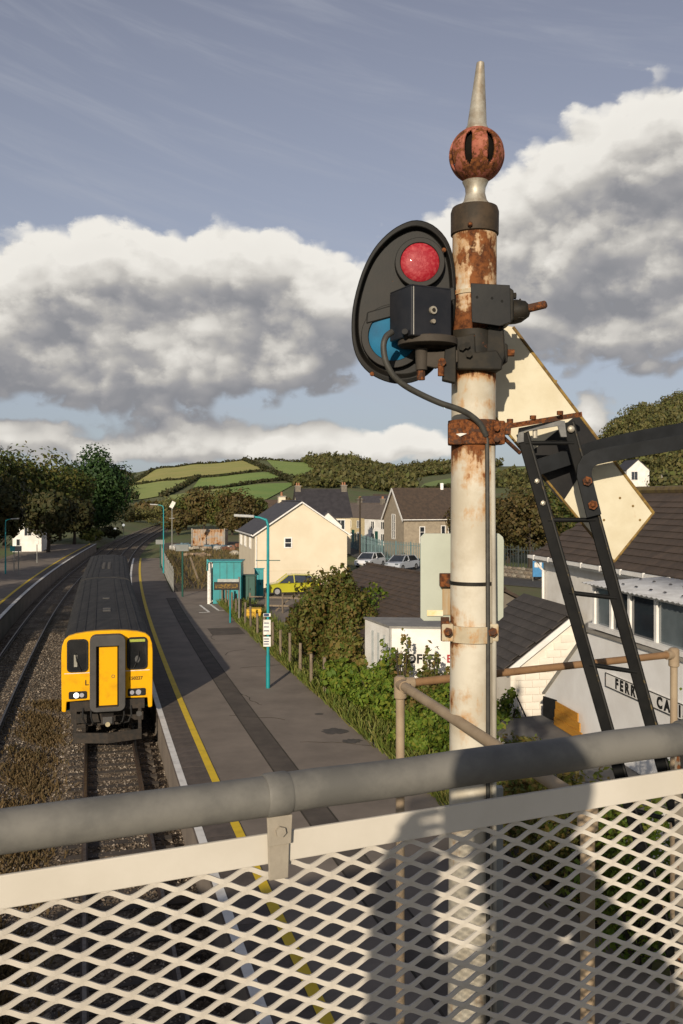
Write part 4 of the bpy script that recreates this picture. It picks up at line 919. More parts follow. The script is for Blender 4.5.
    for (x, y) in ((556, 381), (604, 520), (633, 506), (620, 498), (640, 520)): MB().lathe([(.006, 0), (.004, .001)], (0, 0, 0), 8).build('arm_rivet', M_armedge, arm, xf=Matrix.Translation(Q(x, y, YA - .002)) @ Matrix.Rotation(R(90), 4, 'X'))
    # bracket from the clamp to the ladder
    YL = .12
    bb = MB().bar(Q(494, 428.5, .02), Q(580, 414.5, YL + .03), .035, .022).build('ladder_bracket', M_rust, t)
    for (x, y) in ((510, 423), (533, 419.5), (560, 415)): MB().tube([Q(x, y, .06), Q(x, y - 4, .06)], .014, 6).build('nut', M_rust, bb)
    MB().tube([Q(494, 424, .02), Q(497, 430, .0), Q(506, 440, .06), Q(520, 453, YL)], .009, 8).build('stay_rod', M_rust, bb)
    MB().bar(Q(494, 428, .02), Q(510, 429, .02), .05, .05).build('bracket_end', M_rust, bb)
    # ladder
    lad = thing('ladder', (0, 0, 0), None, None); lad.parent = t; lad['label'] = 'black iron ladder leaning beside the post'
    lad.location = Vector((0, 0, 0))
    def line(p, q, py): f = (py - p[1]) / (q[1] - p[1]); return p[0] + (q[0] - p[0]) * f
    LA, LB = (522.5, 433), (593.5, 680); RA, RB = (568, 422), (639, 680)
    zg = (CAM_Z - .86) * FPX / (Y0 + YL) + HY
    M_gb = mat('grey_hook_paint', (.16, .16, .155), (.10, .10, .10), rough=.5, scale=20)
    for (A, Bq, dy) in ((LA, LB, YL), (RA, RB, YL + .0)):
        st = MB().bar(P(A[0], A[1], Y0 + dy), P(line(A, Bq, zg), zg, Y0 + dy), .056, .016, up=(0, 1, 0)).build('stile', M_blackworn, lad, bevel=.0015)
        MB().bar(P(A[0] + 4.6, A[1], Y0 + dy - .012), P(line(A, Bq, zg) + 4.6, zg, Y0 + dy - .012), .006, .012, up=(0, 1, 0)).build('stile_edge', mat('worn_yellow_edge', (.016, .015, .013), (.12, .085, .03), scale=26, lo=.56, hi=.66), st)
    y = 443.0; rungs = [(443, 443), (520, 520), (592.5, 598), (664.5, 672)]
    while rungs[-1][0] < zg - 70: rungs.append((rungs[-1][0] + 72.5, rungs[-1][1] + 75))
    for ya, yb in rungs: MB().tube([P(line(LA, LB, ya), ya, Y0 + YL), P(line(RA, RB, yb), yb, Y0 + YL)], .0105, 10).build('rung', M_blackworn, lad, smooth=True)
    for (x, y_) in ((537, 481), (543, 503)): MB().ico(P(x, y_, Y0 + YL - .016), .013, 1, sc=(1, .6, 1)).build('bolt', M_alu, lad)
    # grey hook plate over the ladder head
    MB().prism([P(x, y_, Y0 + YL - .02) for x, y_ in ((519, 428), (558, 420), (565, 421), (567, 437), (561, 437), (558, 426), (524, 432), (524, 442), (517, 443))], (0, .012, 0)).build('hook_plate', M_gb, lad, bevel=.002)
    MB().ico(P(571, 429, Y0 + YL - .022), .017, 2, sc=(1, .6, 1)).build('bolt', M_alu, lad)
    MB().tube([P(535, 430, Y0 + YL), P(535, 438, Y0 + YL)], .011, 8).build('bolt', M_alu, lad)
    # curved guard bars that run off to the right
    M_guard = mat('guard_bar_paint', (.013, .0145, .0165), (.008, .009, .010), spec=.2, rough=.5, scale=14, bump=.12, bdist=.0012, coat=.1)
    def flatbar(pts, hgt, nm, par, th=.012, dyo=0.0):
        q = MB(); vs = []; 
        for i, p in enumerate(pts):
            d = (Vector(pts[min(i + 1, len(pts) - 1)]) - Vector(pts[max(i - 1, 0)])); d.y = 0; d.normalize(); nn_ = Vector((-d.z, 0, d.x)) * hgt / 2
            p = Vector(p); vs += [p - nn_ + Vector((0, -th / 2, 0)), p + nn_ + Vector((0, -th / 2, 0)), p + nn_ + Vector((0, th / 2, 0)), p - nn_ + Vector((0, th / 2, 0))]
        fs = [(i * 4 + j, i * 4 + (j + 1) % 4, i * 4 + 4 + (j + 1) % 4, i * 4 + 4 + j) for i in range(len(pts) - 1) for j in range(4)] + [(3, 2, 1, 0), tuple(len(pts) * 4 - 4 + j for j in range(4))]
        q.add(vs, fs); return q.build(nm, M_guard, par, bevel=.0015)
    gp = [(594, 516), (590, 500), (586, 484), (584, 476), (584.5, 468), (588, 461.5), (595, 457.5), (606, 455), (640, 449), (700, 439), (760, 430)]
    g = flatbar([P(x, y_, Y0 + YL - .035 + (.0 if x < 600 else (x - 600) * .0002)) for x, y_ in gp], .066, 'guard_bar', lad)
    for (x, y_) in ((587.5, 481), (593, 505)): 
        MB().tube([P(x, y_, Y0 + YL - .040), P(x, y_, Y0 + YL - .062)], .0215, 6).build('nut', M_rust, g); MB().ico(P(x, y_, Y0 + YL - .062), .013, 1).build('bolt_end', M_rust, g)
    g2 = flatbar([P(x, y_, Y0 + YL + .06 + (x - 536) * .0006) for x, y_ in ((536, 468), (560, 460), (600, 447), (640, 438), (700, 427.5), (760, 418))], .072, 'guard_bar', lad)
    # plate signs on the back of the post
    M_plate = mat('sage_sign_back', (.40, .43, .36), (.36, .385, .32), rough=.55, scale=4)
    spn = MB().prism([Q(x, y, .16) for x, y in ((424, 533.5), (499, 533.5), (503, 537), (504, 541), (503.5, 617), (499, 621), (424, 621), (420.5, 618), (420.5, 537))], (0, .012, 0)).build('sign_plate', M_plate, t, bevel=.002)
    MB().box(Q(446.5, 580, .13), (.060, .05, .058)).build('rusty_bracket', M_rust, spn, bevel=.003)
    MB().box(Q(447, 601, .150), (.042, .004, .125)).build('rust_stain', mat('rust_run', (.33, .17, .035), (.40, .40, .33), rough=.8, scale=9, lo=.35, hi=.8, stretch=(3, 1, .4)), spn)
    MB().box(Q(435, 613, .149), (.072, .004, .026)).build('pale_rect', mat('pale_rect_tone', (.80, .78, .70), (.70, .55, .25), scale=12), spn)  # small pale rectangle near the foot of the plate
    return t
signal()

# ------------------------------------------------------------------ buildings
class House:
    """gabled building: u runs along the ridge, v across it"""
    def __init__(s, name, o, u, L, W, zb, ze, zr, label, mw, mr, cat='house', group=None, over=.25, ridge_at=.5, roof_t=.12):
        s.o = Vector((o[0], o[1], 0)); s.u = Vector((u[0], u[1], 0)).normalized(); s.v = Vector((-s.u.y, s.u.x, 0)); s.L, s.W, s.zb, s.ze, s.zr = L, W, zb, ze, zr
        c = s.pt(L / 2, W / 2, zb); s.t = thing(name, c, label, cat, group); rb = W * ridge_at; s.rb = rb
        mb = MB(); A = [s.pt(0, 0, zb), s.pt(0, W, zb), s.pt(0, W, ze), s.pt(0, rb, zr), s.pt(0, 0, ze)]; mb.prism(A, s.u * L); s.wall = mb.build('wall', mw, s.t)
        s.roofs = []
        for b0 in (0, W):
            sg = -1 if b0 == 0 else 1; ln = abs(rb - b0); sl = (zr - ze) / max(ln, .01); eb = b0 + sg * over; ez = ze - sl * over
            q = MB(); q.prism([s.pt(-over, eb, ez + .03), s.pt(L + over, eb, ez + .03), s.pt(L + over, rb, zr + .03), s.pt(-over, rb, zr + .03)], (0, 0, roof_t)); s.roofs.append(q.build('roof', mr, s.t))
        q = MB(); q.tube([s.pt(-over, rb, zr + roof_t + .02), s.pt(L + over, rb, zr + roof_t + .02)], .09, 6); q.build('ridge', mr, s.t)
    def pt(s, a, b, z): p = s.o + s.u * a + s.v * b; return Vector((p.x, p.y, z))
    def face(s, f, a, z, d=0.0):
        if f == 'near': return s.pt(a, -d, z)
        if f == 'far': return s.pt(a, s.W + d, z)
        if f == 'start': return s.pt(-d, a, z)
        return s.pt(s.L + d, a, z)
    def window(s, f, a0, a1, z0, z1, bars=1, mf=None, mg=None, name='window', cross=0):
        mf = mf or M_pvc; mg = mg or M_glass; q = MB()
        ou = [s.face(f, a, z, .05) for a, z in ((a0, z0), (a1, z0), (a1, z1), (a0, z1))]; w = min(.09, (a1 - a0) * .16)
        inn = [s.face(f, a, z, .05) for a, z in ((a0 + w, z0 + w), (a1 - w, z0 + w), (a1 - w, z1 - w), (a0 + w, z1 - w))]; nrm = s.face(f, 0, 0, 1) - s.face(f, 0, 0, 0); q.ring(ou, inn, nrm * -.07)
        for k in range(bars): a = a0 + (a1 - a0) * (k + 1) / (bars + 1); q.bar(s.face(f, a, z0 + w, .03), s.face(f, a, z1 - w, .03), .05, .04, up=nrm)
        for k in range(cross): z = z0 + (z1 - z0) * (k + 1) / (cross + 1); q.bar(s.face(f, a0 + w, z, .03), s.face(f, a1 - w, z, .03), .05, .04, up=nrm)
        fr = q.build(name, mf, s.t); g = MB(); g.prism([p - nrm * .045 for p in inn], nrm * -.02); g.build('pane', mg, fr)
        return fr
    def door(s, f, a0, a1, z1, m):
        q = MB(); nrm = s.face(f, 0, 0, 1) - s.face(f, 0, 0, 0); q.prism([s.face(f, a, z, .04) for a, z in ((a0, s.zb), (a1, s.zb), (a1, z1), (a0, z1))], nrm * -.06); return q.build('door', m, s.t)
    def chimney(s, a, b, w=.6, h=1.2, m=None, pots=2):
        z = s.zr - abs(b - s.rb) * .5; q = MB().box(s.pt(a, b, s.zr + h / 2 - .3), (w, w, h + .6), math.atan2(s.u.y, s.u.x)); c = q.build('chimney', m or M_stone, s.t)
        MB().box(s.pt(a, b, s.zr + h + .04), (w + .12, w + .12, .10), math.atan2(s.u.y, s.u.x)).build('chimney_cap', M_concrete, c)
        for k in range(pots): MB().lathe([(.11, s.zr + h + .09), (.09, s.zr + h + .45)], s.pt(a + (k - (pots - 1) / 2) * .28, b, 0), 8).build('chimney_pot', mat('terracotta', (.35, .16, .08)), c)
    def verge(s, end, m, w=.16):
        a = -.27 if end == 0 else s.L + .27; q = MB()
        for b0 in (0, s.W): 
            sl = (s.zr - s.ze) / abs(s.rb - b0); sg = -1 if b0 == 0 else 1; q.bar(s.pt(a, b0 + sg * .25, s.ze - sl * .25 + .07), s.pt(a, s.rb, s.zr + .07), .04, w)
        return q.build('bargeboard', m, s.t)
    def gutter(s, f, m):
        a = s.face(f, -.2, s.ze - .02, .3); b = s.face(f, s.L + .2, s.ze - .02, .3); return MB().bar(a, b, .11, .09).build('gutter', m, s.t)
tile_cache = {}
def tiles(parent, p0, du, dv, ncol, nrow, w, g, m, nmax=300, keep=None, thick=.028, name='roof_tile'):
    """overlapping tiles on a slope: p0 lower corner, du along the eave, dv up the slope"""
    du = Vector(du).normalized(); dv = Vector(dv).normalized(); dn = du.cross(dv)
    if dn.z < 0: dn = -dn
    key = (w, g, m.name)
    if key not in tile_cache:
        b = MB(); ww = w * .975; b.add([(0, 0, .012), (ww, 0, .012), (ww, g * 1.25, -.010), (0, g * 1.25, -.010), (0, 0, .012 + thick), (ww * .5, 0, .012 + thick * 1.15), (ww, 0, .012 + thick), (ww, g * 1.25, thick * .4), (0, g * 1.25, thick * .4)], [(0, 3, 2, 1), (0, 1, 6, 5, 4), (4, 5, 6, 7, 8), (1, 2, 7, 6), (3, 0, 4, 8), (2, 3, 8, 7)])
        me = bpy.data.meshes.new('roof_tile'); me.from_pydata([tuple(v) for v in b.v], [], b.f); me.materials.append(m); tile_cache[key] = (me, b)
    me, b = tile_cache[key]; M3 = Matrix((du, dv, dn)).transposed(); 
    if M3.determinant() < 0: M3 = Matrix((-du, dv, dn)).transposed()
    ax = M3.col[0].copy(); fl = ax.dot(du) < 0
    cells = []
    for r in range(nrow):
        for c in range(ncol):
            p = Vector(p0) + du * ((c + (.5 if r % 2 else 0) + (1 if fl else 0)) * w) + dv * (r * g) + dn * .10; cells.append(((p - Vector((0, 0, CAM_Z))).length, p))
    if keep: vis = [q for q in cells if keep(q[1])]; hid = [q for q in cells if not keep(q[1])]
    else: vis, hid = cells, []
    vis.sort(key=lambda q: q[0]); one = vis[:nmax]; rest = vis[nmax:] + hid; e0 = M3.to_euler()
    for _, p in one: piece(name, me, parent, p, (e0.x + rng.uniform(-.006, .006), e0.y, e0.z + rng.uniform(-.008, .008)))
    if rest:
        q = MB()
        for _, p in rest: q.add([p + M3 @ v + dn * rng.uniform(0, .006) for v in b.v], b.f)
        o = q.build(name, m, parent, kind='stuff')

# --- white cafe on the right, parallel to the line
CU = Vector((.1676, -.9859, 0)); CN = Vector((-.9859, -.1676, 0))        # towards the camera along its front; out of the front
def cafe():
    F0 = Vector((6.35, 30.0, 0))                                       # far corner of the eave
    zb, ze, zr = .84, 6.06, 7.95
    W = 6.2; wallo = F0 - CN * .30 + CU * .3
    h = House('cafe_building', (wallo.x, wallo.y), CU, 17.5, W, zb, ze, zr, 'white cafe building with brown tiled roof and corrugated lean-to, right', M_whitewall, M_browntile, cat='cafe', over=.3)
    # (v of the house points away from the line)
    sl = Vector((0, 0, zr - ze)) + h.v * (W / 2); sl.normalize()
    p0 = h.pt(-.3, -.3, ze - .3 * (zr - ze) / (W / 2) + .05)
    tiles(h.roofs[0], p0, h.u, sl, 54, 12, .335, .305, M_browntile, keep=lambda p: CX + FPX * p.x / p.y < 700 and p.z < 8.2)
    MB().bar(h.pt(-.3, -.40, ze - .10), h.pt(17.7, -.40, ze - .10), .12, .10).build('gutter', M_pvc, h.t)
    MB().bar(h.pt(-.3, -.30, ze - .16), h.pt(17.7, -.30, ze - .16), .03, .18).build('fascia', M_pvc, h.t)
    for k in range(14): MB().box(h.pt(.2 + k * 1.2, -.44, ze - .10), (.05, .06, .15), math.atan2(h.u.y, h.u.x)).build('gutter_bracket', M_pvc, h.t)
    MB().tube([h.pt(.12, -.34, ze - .15), h.pt(.12, -.22, ze - .40), h.pt(.12, -.08, ze - .55), h.pt(.12, -.08, .9)], .045, 8).build('downpipe', M_pvc, h.t)
    MB().tube([h.pt(-.3, W / 2, zr + .20), h.pt(17.6, W / 2, zr + .20)], .13, 8).build('ridge_tile', mat('mossy_ridge', (.15, .11, .035), (.09, .06, .03), scale=4), h.t)
    # front annexe: sign wall, window band, corrugated roof
    O = Vector((5.9, 20.0, 0))
    an = thing('cafe_annexe', (O.x + .8, O.y - 2, zb), 'white cafe front with row of windows, lettered sign and corrugated roof', 'annexe')
    def A(s, t, z): p = O + CU * s + CN * t; return Vector((p.x, p.y, z))
    poly = [A(-3.55, 0, zb), A(-3.55, 0, 2.78), A(-.92, 0, 4.80), A(9, 0, 4.90), A(9, 0, zb)]
    MB().prism(poly, CN * -.25).build('sign_wall', M_greyrender, an)
    for a, b in ((poly[1], poly[2]), (poly[2], poly[3])): MB().bar(a + CN * -.1 + Vector((0, 0, .02)), b + CN * -.1 + Vector((0, 0, .02)), .34, .05).build('coping', M_concrete, an)
    MB().prism([A(-.92, -.252, zb), A(9, -.252, zb), A(9, -.252, 4.88), A(-.92, -.252, 4.78)], CN * -1.6).build('annexe_body', M_greyrender, an)
    ss = [-.85, .0, .84, 1.95, 3.15, 4.35, 5.55, 6.75, 8.0]
    q = MB(); z0, z1 = 4.98, 5.86
    MB().bar(A(-.95, -.10, 4.95), A(8.2, -.10, 4.95), .20, .10).build('window_sill', M_pvc, an); MB().bar(A(-.95, -.12, z1 + .03), A(8.2, -.12, z1 + .03), .12, .09).build('window_head', M_pvc, an)
    for i, s in enumerate(ss): MB().bar(A(s, -.12, z0), A(s, -.12, z1), .10, .085, up=CN).build('mullion', M_pvc, an)
    for i, (a, b) in enumerate(zip(ss, ss[1:])):
        MB().prism([A(a + .05, -.13, z0), A(b - .05, -.13, z0), A(b - .05, -.13, z1), A(a + .05, -.13, z1)], CN * -.02).build('pane', (M_glassgrey, M_glass, M_glass, M_glassgrey)[i % 4], an)
        if i in (2, 5): MB().bar(A(a + .75, -.20, z0), A(a + .75, -.20, z1), .22, .05, up=CN).build('curtain', mat('red_curtain', (.10, .025, .018)), an)
    MB().bar(A(-.9, -1.2, 4.9), A(-.9, -1.2, 5.9), .1, 1.9, up=CN).build('end_wall', M_pvc, an)
    # corrugated sheet roof
    q = MB(); n = 190; vs = []; Ls = 9.4
    for k in range(n + 1):
        s = -1.05 + Ls * k / n; w = .018 * math.sin(k * 2 * math.pi / 4.0); vs += [A(s, .12, 5.93 + w), A(s, -1.95, 6.02 + w)]
    q.add(vs, [(2 * k, 2 * k + 1, 2 * k + 3, 2 * k + 2) for k in range(n)]); cr = q.build('corrugated_roof', mat('corrugated_sheet', (.56, .57, .58), (.42, .42, .42), rough=.5, scale=2.5), an, smooth=True); so = cr.modifiers.new('t', 'SOLIDIFY'); so.thickness = .01
    for k in range(26): MB().lathe([(.045, 0), (.02, .02)], (0, 0, 0), 6).build('roof_bolt', M_dkmetal, cr, xf=Matrix.Translation(A(-.6 + (k // 2) * .62 + rng.uniform(-.06, .06), -.35 - (k % 2) * .8, 5.985 + (k % 2) * .035)))
    # sign
    sa, sb = -.0, 4.2; 
    sg = MB().prism([A(sa, .012, 3.72), A(sb, .012, 3.72), A(sb, .012, 4.03), A(sa, .012, 4.03)], CN * .02).build('sign_board', M_whitewall, an)
    o_ = [A(sa, .034, 3.72), A(sb, .034, 3.72), A(sb, .034, 4.03), A(sa, .034, 4.03)]; i_ = [A(sa + .015, .034, 3.735), A(sb - .015, .034, 3.735), A(sb - .015, .034, 4.015), A(sa + .015, .034, 4.015)]
    MB().ring(o_, i_, CN * .012).build('sign_frame', M_dkmetal, sg)
    TEXT_SPACE[0] = 1.5
    for wd, s_ in (('FERRY', .46), ('CABIN', 2.22)): put_text('lettering', wd, .30, M_black, sg, A(sa + s_, .036, 3.775), CU, (0, 0, 1), bold=.016)
    TEXT_SPACE[0] = 1.0
    def SP(px, py, t=.0): return on_plane(px, py, A(0, t, 0), CN)
    MB().prism([SP(544, 696, .01), SP(557, 700, .01), SP(557, 722, .01), SP(544, 716, .01)], CN * .03).build('dark_hatch', M_black, an)
    # orange boards leaning on the wall
    bo = thing('timber_boards', SP(573, 728, .25), 'three bright orange boards stacked on edge against cafe wall', 'boards')
    M_or = mat('orange_board', (.50, .235, .024), (.40, .175, .02), rough=.6, scale=5, stretch=(1, 1, 8))
    for k in range(3):
        z0_ = 2.24 + k * .195; MB().prism([A(-2.55, .14 - k * .02, z0_), A(-.95 - .15 * k, .14 - k * .02, z0_), A(-.95 - .15 * k, .14 - k * .02, z0_ + .19), A(-2.55, .14 - k * .02, z0_ + .19)], CN * .03).build('board', M_or, bo)
    # low felt-roofed shed before it
    sh = thing('shed', A(-1.5, 1.2, zb), 'low shed with flat grey felt roof before the cafe', 'shed')
    MB().prism([A(-3.5, .03, zb), A(3.2, .03, zb), A(3.2, 1.5, zb), A(-3.5, 1.5, zb)], (0, 0, 1.28)).build('wall', M_greyrender, sh)
    MB().prism([A(-3.62, .02, 2.13), A(3.3, .02, 2.13), A(3.3, 1.65, 2.05), A(-3.62, 1.65, 2.05)], (0, 0, .09)).build('roof', mat('grey_felt', (.135, .128, .118), (.10, .095, .088), rough=.9, scale=2, bump=.3, bscale=50), sh)
    # small lean-to wing with its own tiled roof and white block gable
    lt = thing('side_wing', (6.0, 28.5, zb), 'small white block wing with dark tiled lean-to roof', 'outhouse')
    wallX = lambda Y: 11.45 - .17 * Y - CN.x * -.28 + .30
    yf, yb_ = 26.6, 30.6; wo = 2.05
    def Lp(Y, t, z): return Vector((wallX(Y), Y, z)) + CN * t
    MB().prism([Lp(yf, wo, zb), Lp(yf, wo, 2.92), Lp(yf, 0.02, 4.42), Lp(yf, .02, zb)], -CU * (yb_ - yf)).build('wall', M_whiteblock, lt)
    r0 = [Lp(yf, wo + .2, 2.80), Lp(yf, .02, 4.47)]; ext = -CU * (yb_ - yf) * 1.01
    rf = MB().prism([r0[0] + CU * .15, r0[1] + CU * .15, r0[1] + CU * .15 + Vector((0, 0, .08)), r0[0] + CU * .15 + Vector((0, 0, .08))], -CU * (yb_ - yf + .3)).build('roof', M_greytile, lt)
    dv = (r0[1] - r0[0]).normalized(); tiles(rf, r0[0] + CU * .15 + Vector((0, 0, .04)), -CU, dv, 13, 9, .335, .31, M_greytile)
    MB().bar(r0[0] + CU * .17, r0[1] + CU * .17, .05, .16).build('bargeboard', M_pvc, lt)
    # painted blocks of the gable
    bm_ = MB().box((0, 0, 0), (.425, .03, .205)); me = bpy.data.meshes.new('block'); me.from_pydata([tuple(v) for v in bm_.v], [], bm_.f); me.materials.append(M_whiteblock)
    a = math.atan2(-CN.y, -CN.x)
    for r in range(17):
        for c_ in range(6):
            tt = wo - .22 - c_ * .44 + (.22 if r % 2 else 0); z = zb + .12 + r * .215
            if tt > wo - .20 or tt < .2: continue
            if z > 2.70 + (wo - tt - .22) * .73: continue
            p = Lp(yf, tt, z) + CU * .012; piece('block', me, lt, p, (0, 0, a))
    return A, h
cafeA, cafeH = cafe()

# --- cream gable house beyond the shelter
gl, gr_ = P(254, 592, 72), P(347, 592, 72); tdir = Vector((-.235, 1, 0)).normalized()
h = House('cream_house', (gr_.x, gr_.y), tdir, 10.5, 7.4, .85, 5.02, 7.50, 'cream rendered gable house with dark slate roof near the shelter', M_cream, M_slate, over=.12)
h.verge(0, M_pvc, .10); h.gutter('far', M_pvc); h.gutter('near', M_pvc); h.chimney(9.6, 3.7, .6, .5, M_cream, 1); h.window('start', 4.45, 5.1, 3.95, 4.8, bars=0, cross=1, mf=M_pvc); MB().tube([h.pt(-.06, 7.3, 4.9), h.pt(-.06, 7.3, .9)], .05, 6).build('downpipe', M_pvc, h.t)
for a in (2.2, 5.4, 8.2): h.window('far', a, a + 1.0, 3.8, 4.9)
MB().bar(h.pt(-.02, -.1, 2.2), h.pt(-.02, 7.35, 2.2), .02, .04).build('string_line', M_cream, h.t)

# --- dark roofed house behind it, with chimneys at both ends
o = P(300, 540, 112); h = House('slate_house', (o.x, o.y), (1, .18), 6.4, 7.5, .85, 5.6, 8.9, 'house with long dark slate roof and end chimneys behind cream gable', M_cream, M_slate)
h.chimney(.2, 3.7, .7, .5); h.chimney(6.2, 3.7, .7, .6)
for a in (.8, 2.7, 4.6): h.window('near', a, a + 1.1, 3.9, 5.2)
o = P(314, 540, 104); h = House('white_wing', (o.x + 3.2, o.y), (-.10, 1), 6, 3.2, .85, 4.7, 6.2, 'small white gable standing between cream house and terrace', M_whitewall, M_slate, over=.15)

# --- terrace running away along the street, three houses
ta, tb = P(389, 545, 132), P(322, 545, 152); td = (tb - ta); td.z = 0; ln = td.length / 3; td.normalize()
facades = [(M_whitewall, 'end house of the terrace, white gable towards the viewer'), (mat('pale_yellow_render', (.58, .47, .27)), 'middle house of the terrace with pale yellow front'), (mat('pale_grey_render', (.47, .46, .44)), 'farthest house of the terrace with pale grey front')]
M_terr = mat('pale_brown_slate', (.135, .105, .085), (.10, .08, .066), rough=.8, scale=2)
for k, (m_, lab) in enumerate(facades):
    o = ta + td * ln * k - Vector((-td.y, td.x, 0)) * 6.0; h = House('terrace_house', (o.x, o.y), td, ln - .02, 6.0, .85, 4.75, 6.9, lab, m_, M_terr, over=.02 if k else .1, group='terrace houses on the street')
    for fa in ('near', 'far'):
        for a in (.18, .58):
            h.window(fa, ln * a, ln * a + 1.1, 3.2, 4.4); h.window(fa, ln * a, ln * a + 1.1, 1.4, 2.6)
    h.chimney(ln - .4, 3.0, .6, .8); h.door('far', ln * .44, ln * .44 + .9, 2.9, M_tealdk)

# --- stone schoolhouse with brown roof
o = P(404, 552, 104); u = Vector((1, .30, 0)); h = House('stone_schoolhouse', (o.x, o.y), u, 7.6, 7.0, .85, 5.4, 8.9, 'stone schoolhouse with steep brown roof and white bargeboards', mat('sandy_stone', (.36, .30, .22), (.24, .20, .15), rough=.9, scale=3, bump=.5, bscale=6, lo=.3, hi=.7), M_browntile, cat='building', over=.2)
h.verge(0, M_pvc, .28); h.verge(1, M_pvc, .28); h.gutter('near', M_pvc)
h.window('near', 1.9, 2.6, 2.6, 4.6, bars=0, cross=2); h.window('near', 4.6, 5.2, 2.6, 4.7, bars=0, cross=1); h.window('near', 5.5, 6.1, 2.6, 4.7, bars=0, cross=1); h.window('start', 2.9, 4.1, 3.0, 6.0, cross=2)
MB().box(h.pt(6.2, 3.5, 9.3), (.35, .35, .8)).build('chimney', M_pvc, h.t)
# --- far row of small houses in the valley
far = [(366, 498, 330, 8, 'leftmost far valley house with slate roof'), (378, 497, 345, 9, 'far valley house with red brown roof'), (390, 498, 335, 8, 'far valley house between its neighbours with grey roof'), (402, 496, 350, 7, 'rightmost far valley house beside the schoolhouse roof'), (258, 506, 300, 8, 'white far cottage beyond the cream house roof')]
for i, (px, py, Y, w, lab) in enumerate(far):
    o = P(px - 4, py, Y); z0 = land(o.x, Y) - .3; h = House('valley_house', (o.x, o.y), (1, .1 * (i % 3 - 1)), w, 6, z0, z0 + 4.2, z0 + 6.6, lab, (M_whitewall, M_cream, M_greyrender)[i % 3], (M_slate, M_browntile, M_slate)[i % 3], group='far houses in the valley')
    for a in (.2, .62): h.window('near', w * a, w * a + 1.2, z0 + 2.2, z0 + 3.5, bars=0)
# white cottage on the wooded hill
o = P(626, 490, 205); z0 = land(o.x, 205); z0 = CAM_Z - (489 - HY) * 205 / FPX
h = House('hill_cottage', (o.x + 5.3, o.y), (-.1, 1), 7, 5.3, land(o.x + 3, 205) - .6, z0 + 4.3, z0 + 6.6, 'white cottage on the wooded hillside above cafe roof', M_whitewall, M_slate, over=.2)
h.window('start', 2.7, 4.3, z0 + 2.0, z0 + 4.0, bars=1); MB().bar(h.pt(-1.5, -2.2, z0 - 1.5), h.pt(-1.5, -2.2, z0 + 3.2), .35, .35, up=(1, 0, 0)).build('gate_post', M_concrete, h.t)
# white house behind the far platform
o = P(14, 548, 118); h = House('white_platform_house', (o.x + 3.6, o.y), (-.2, 1), 8, 3.6, .85, 4.0, 5.9, 'small white house half hidden under trees beyond far platform', M_whitewall, M_slate, over=.2)
h.window('start', 1.2, 2.2, 2.9, 4.3, bars=1); h.window('start', 2.6, 3.2, 1.6, 2.6, bars=0)

# --- low building with the large brown roof
A0, Bq = Vector((1.35, 45.2, 0)), Vector((5.9, 33.2, 0)); d = (Bq - A0); Ll = d.length; d.normalize(); v = Vector((-d.y, d.x, 0)); hw = 3.9
base = A0 - v * hw
h = House('low_outbuilding', (base.x, base.y), d, Ll, 2 * hw, .85, 2.55, 4.45, 'low building under a broad brown tiled roof behind shrubs', M_stone, M_browntile, cat='building', over=.2)
sl = (Vector((0, 0, 1.9)) + v * hw).normalized()
tiles(h.roofs[0], h.pt(-.2, -.2, 2.50), d, sl, int(Ll / .40), 14, .40, .30, M_browntile, nmax=0)

# --- white box trailer with lettering
def trailer():
    p0 = P(390, 628, 30); f = Vector((1, -.10, 0)).normalized(); b = Vector((-.34, 1, 0)).normalized(); zt = p0.z; zb = 1.25
    t = thing('box_trailer', p0 + f * 1.4 + b * 1.2 + Vector((0, 0, .86 - p0.z)), 'white box trailer with dark lettering standing behind the shrubs', 'trailer')
    Lx, Ly = 2.75, 2.4
    def q(a, c, z): r = Vector((p0.x, p0.y, 0)) + f * a + b * c; return Vector((r.x, r.y, z))
    body = MB().prism([q(0, 0, zb), q(Lx, 0, zb), q(Lx, Ly, zb), q(0, Ly, zb)], (0, 0, zt - zb)).build('box_body', M_whitewall, t)
    MB().prism([q(-.04, -.04, zt - .004), q(Lx + .04, -.04, zt - .004), q(Lx + .04, Ly + .04, zt - .004), q(-.04, Ly + .04, zt - .004)], (0, 0, .07)).build('roof', mat('trailer_roof', (.25, .24, .22), (.19, .18, .165), scale=2), t)
    for a in (0, Lx): MB().bar(q(a, -.02, zb), q(a, -.02, zt), .07, .05, up=b).build('corner_trim', mat('trim_grey', (.40, .39, .37)), t)
    nb = -b; 
    put_text('lettering', 'COFFEE', .42, M_black, t, q(.22, -.03, 2.42), f, (0, 0, 1), bold=.012); put_text('lettering', 'B', .36, mat('red_letter', (.35, .02, .02)), t, q(1.86, -.03, 2.46), f, (0, 0, 1), bold=.01)
    for k in range(3): MB().bar(q(-.02, .45 + k * .55, zb + .3), q(-.02, .45 + k * .55, zt - .3), .04, .10, up=f).build('vent_strip', mat('vent_grey%d' % k, (.25, .27, .27)), t)
    MB().prism([q(.3, .3, zb - .2), q(Lx - .3, .3, zb - .2), q(Lx - .3, Ly - .3, zb - .2), q(.3, Ly - .3, zb - .2)], (0, 0, .195)).build('chassis', M_black, t)
    for a in (.7, Lx - .7):
        for c in (.15, Ly - .15):
            w = MB(); w.cyl(q(a, c - .1, 1.19), q(a, c + .1, 1.19), .33, n=18); w.build('wheel', M_black, t)
trailer()

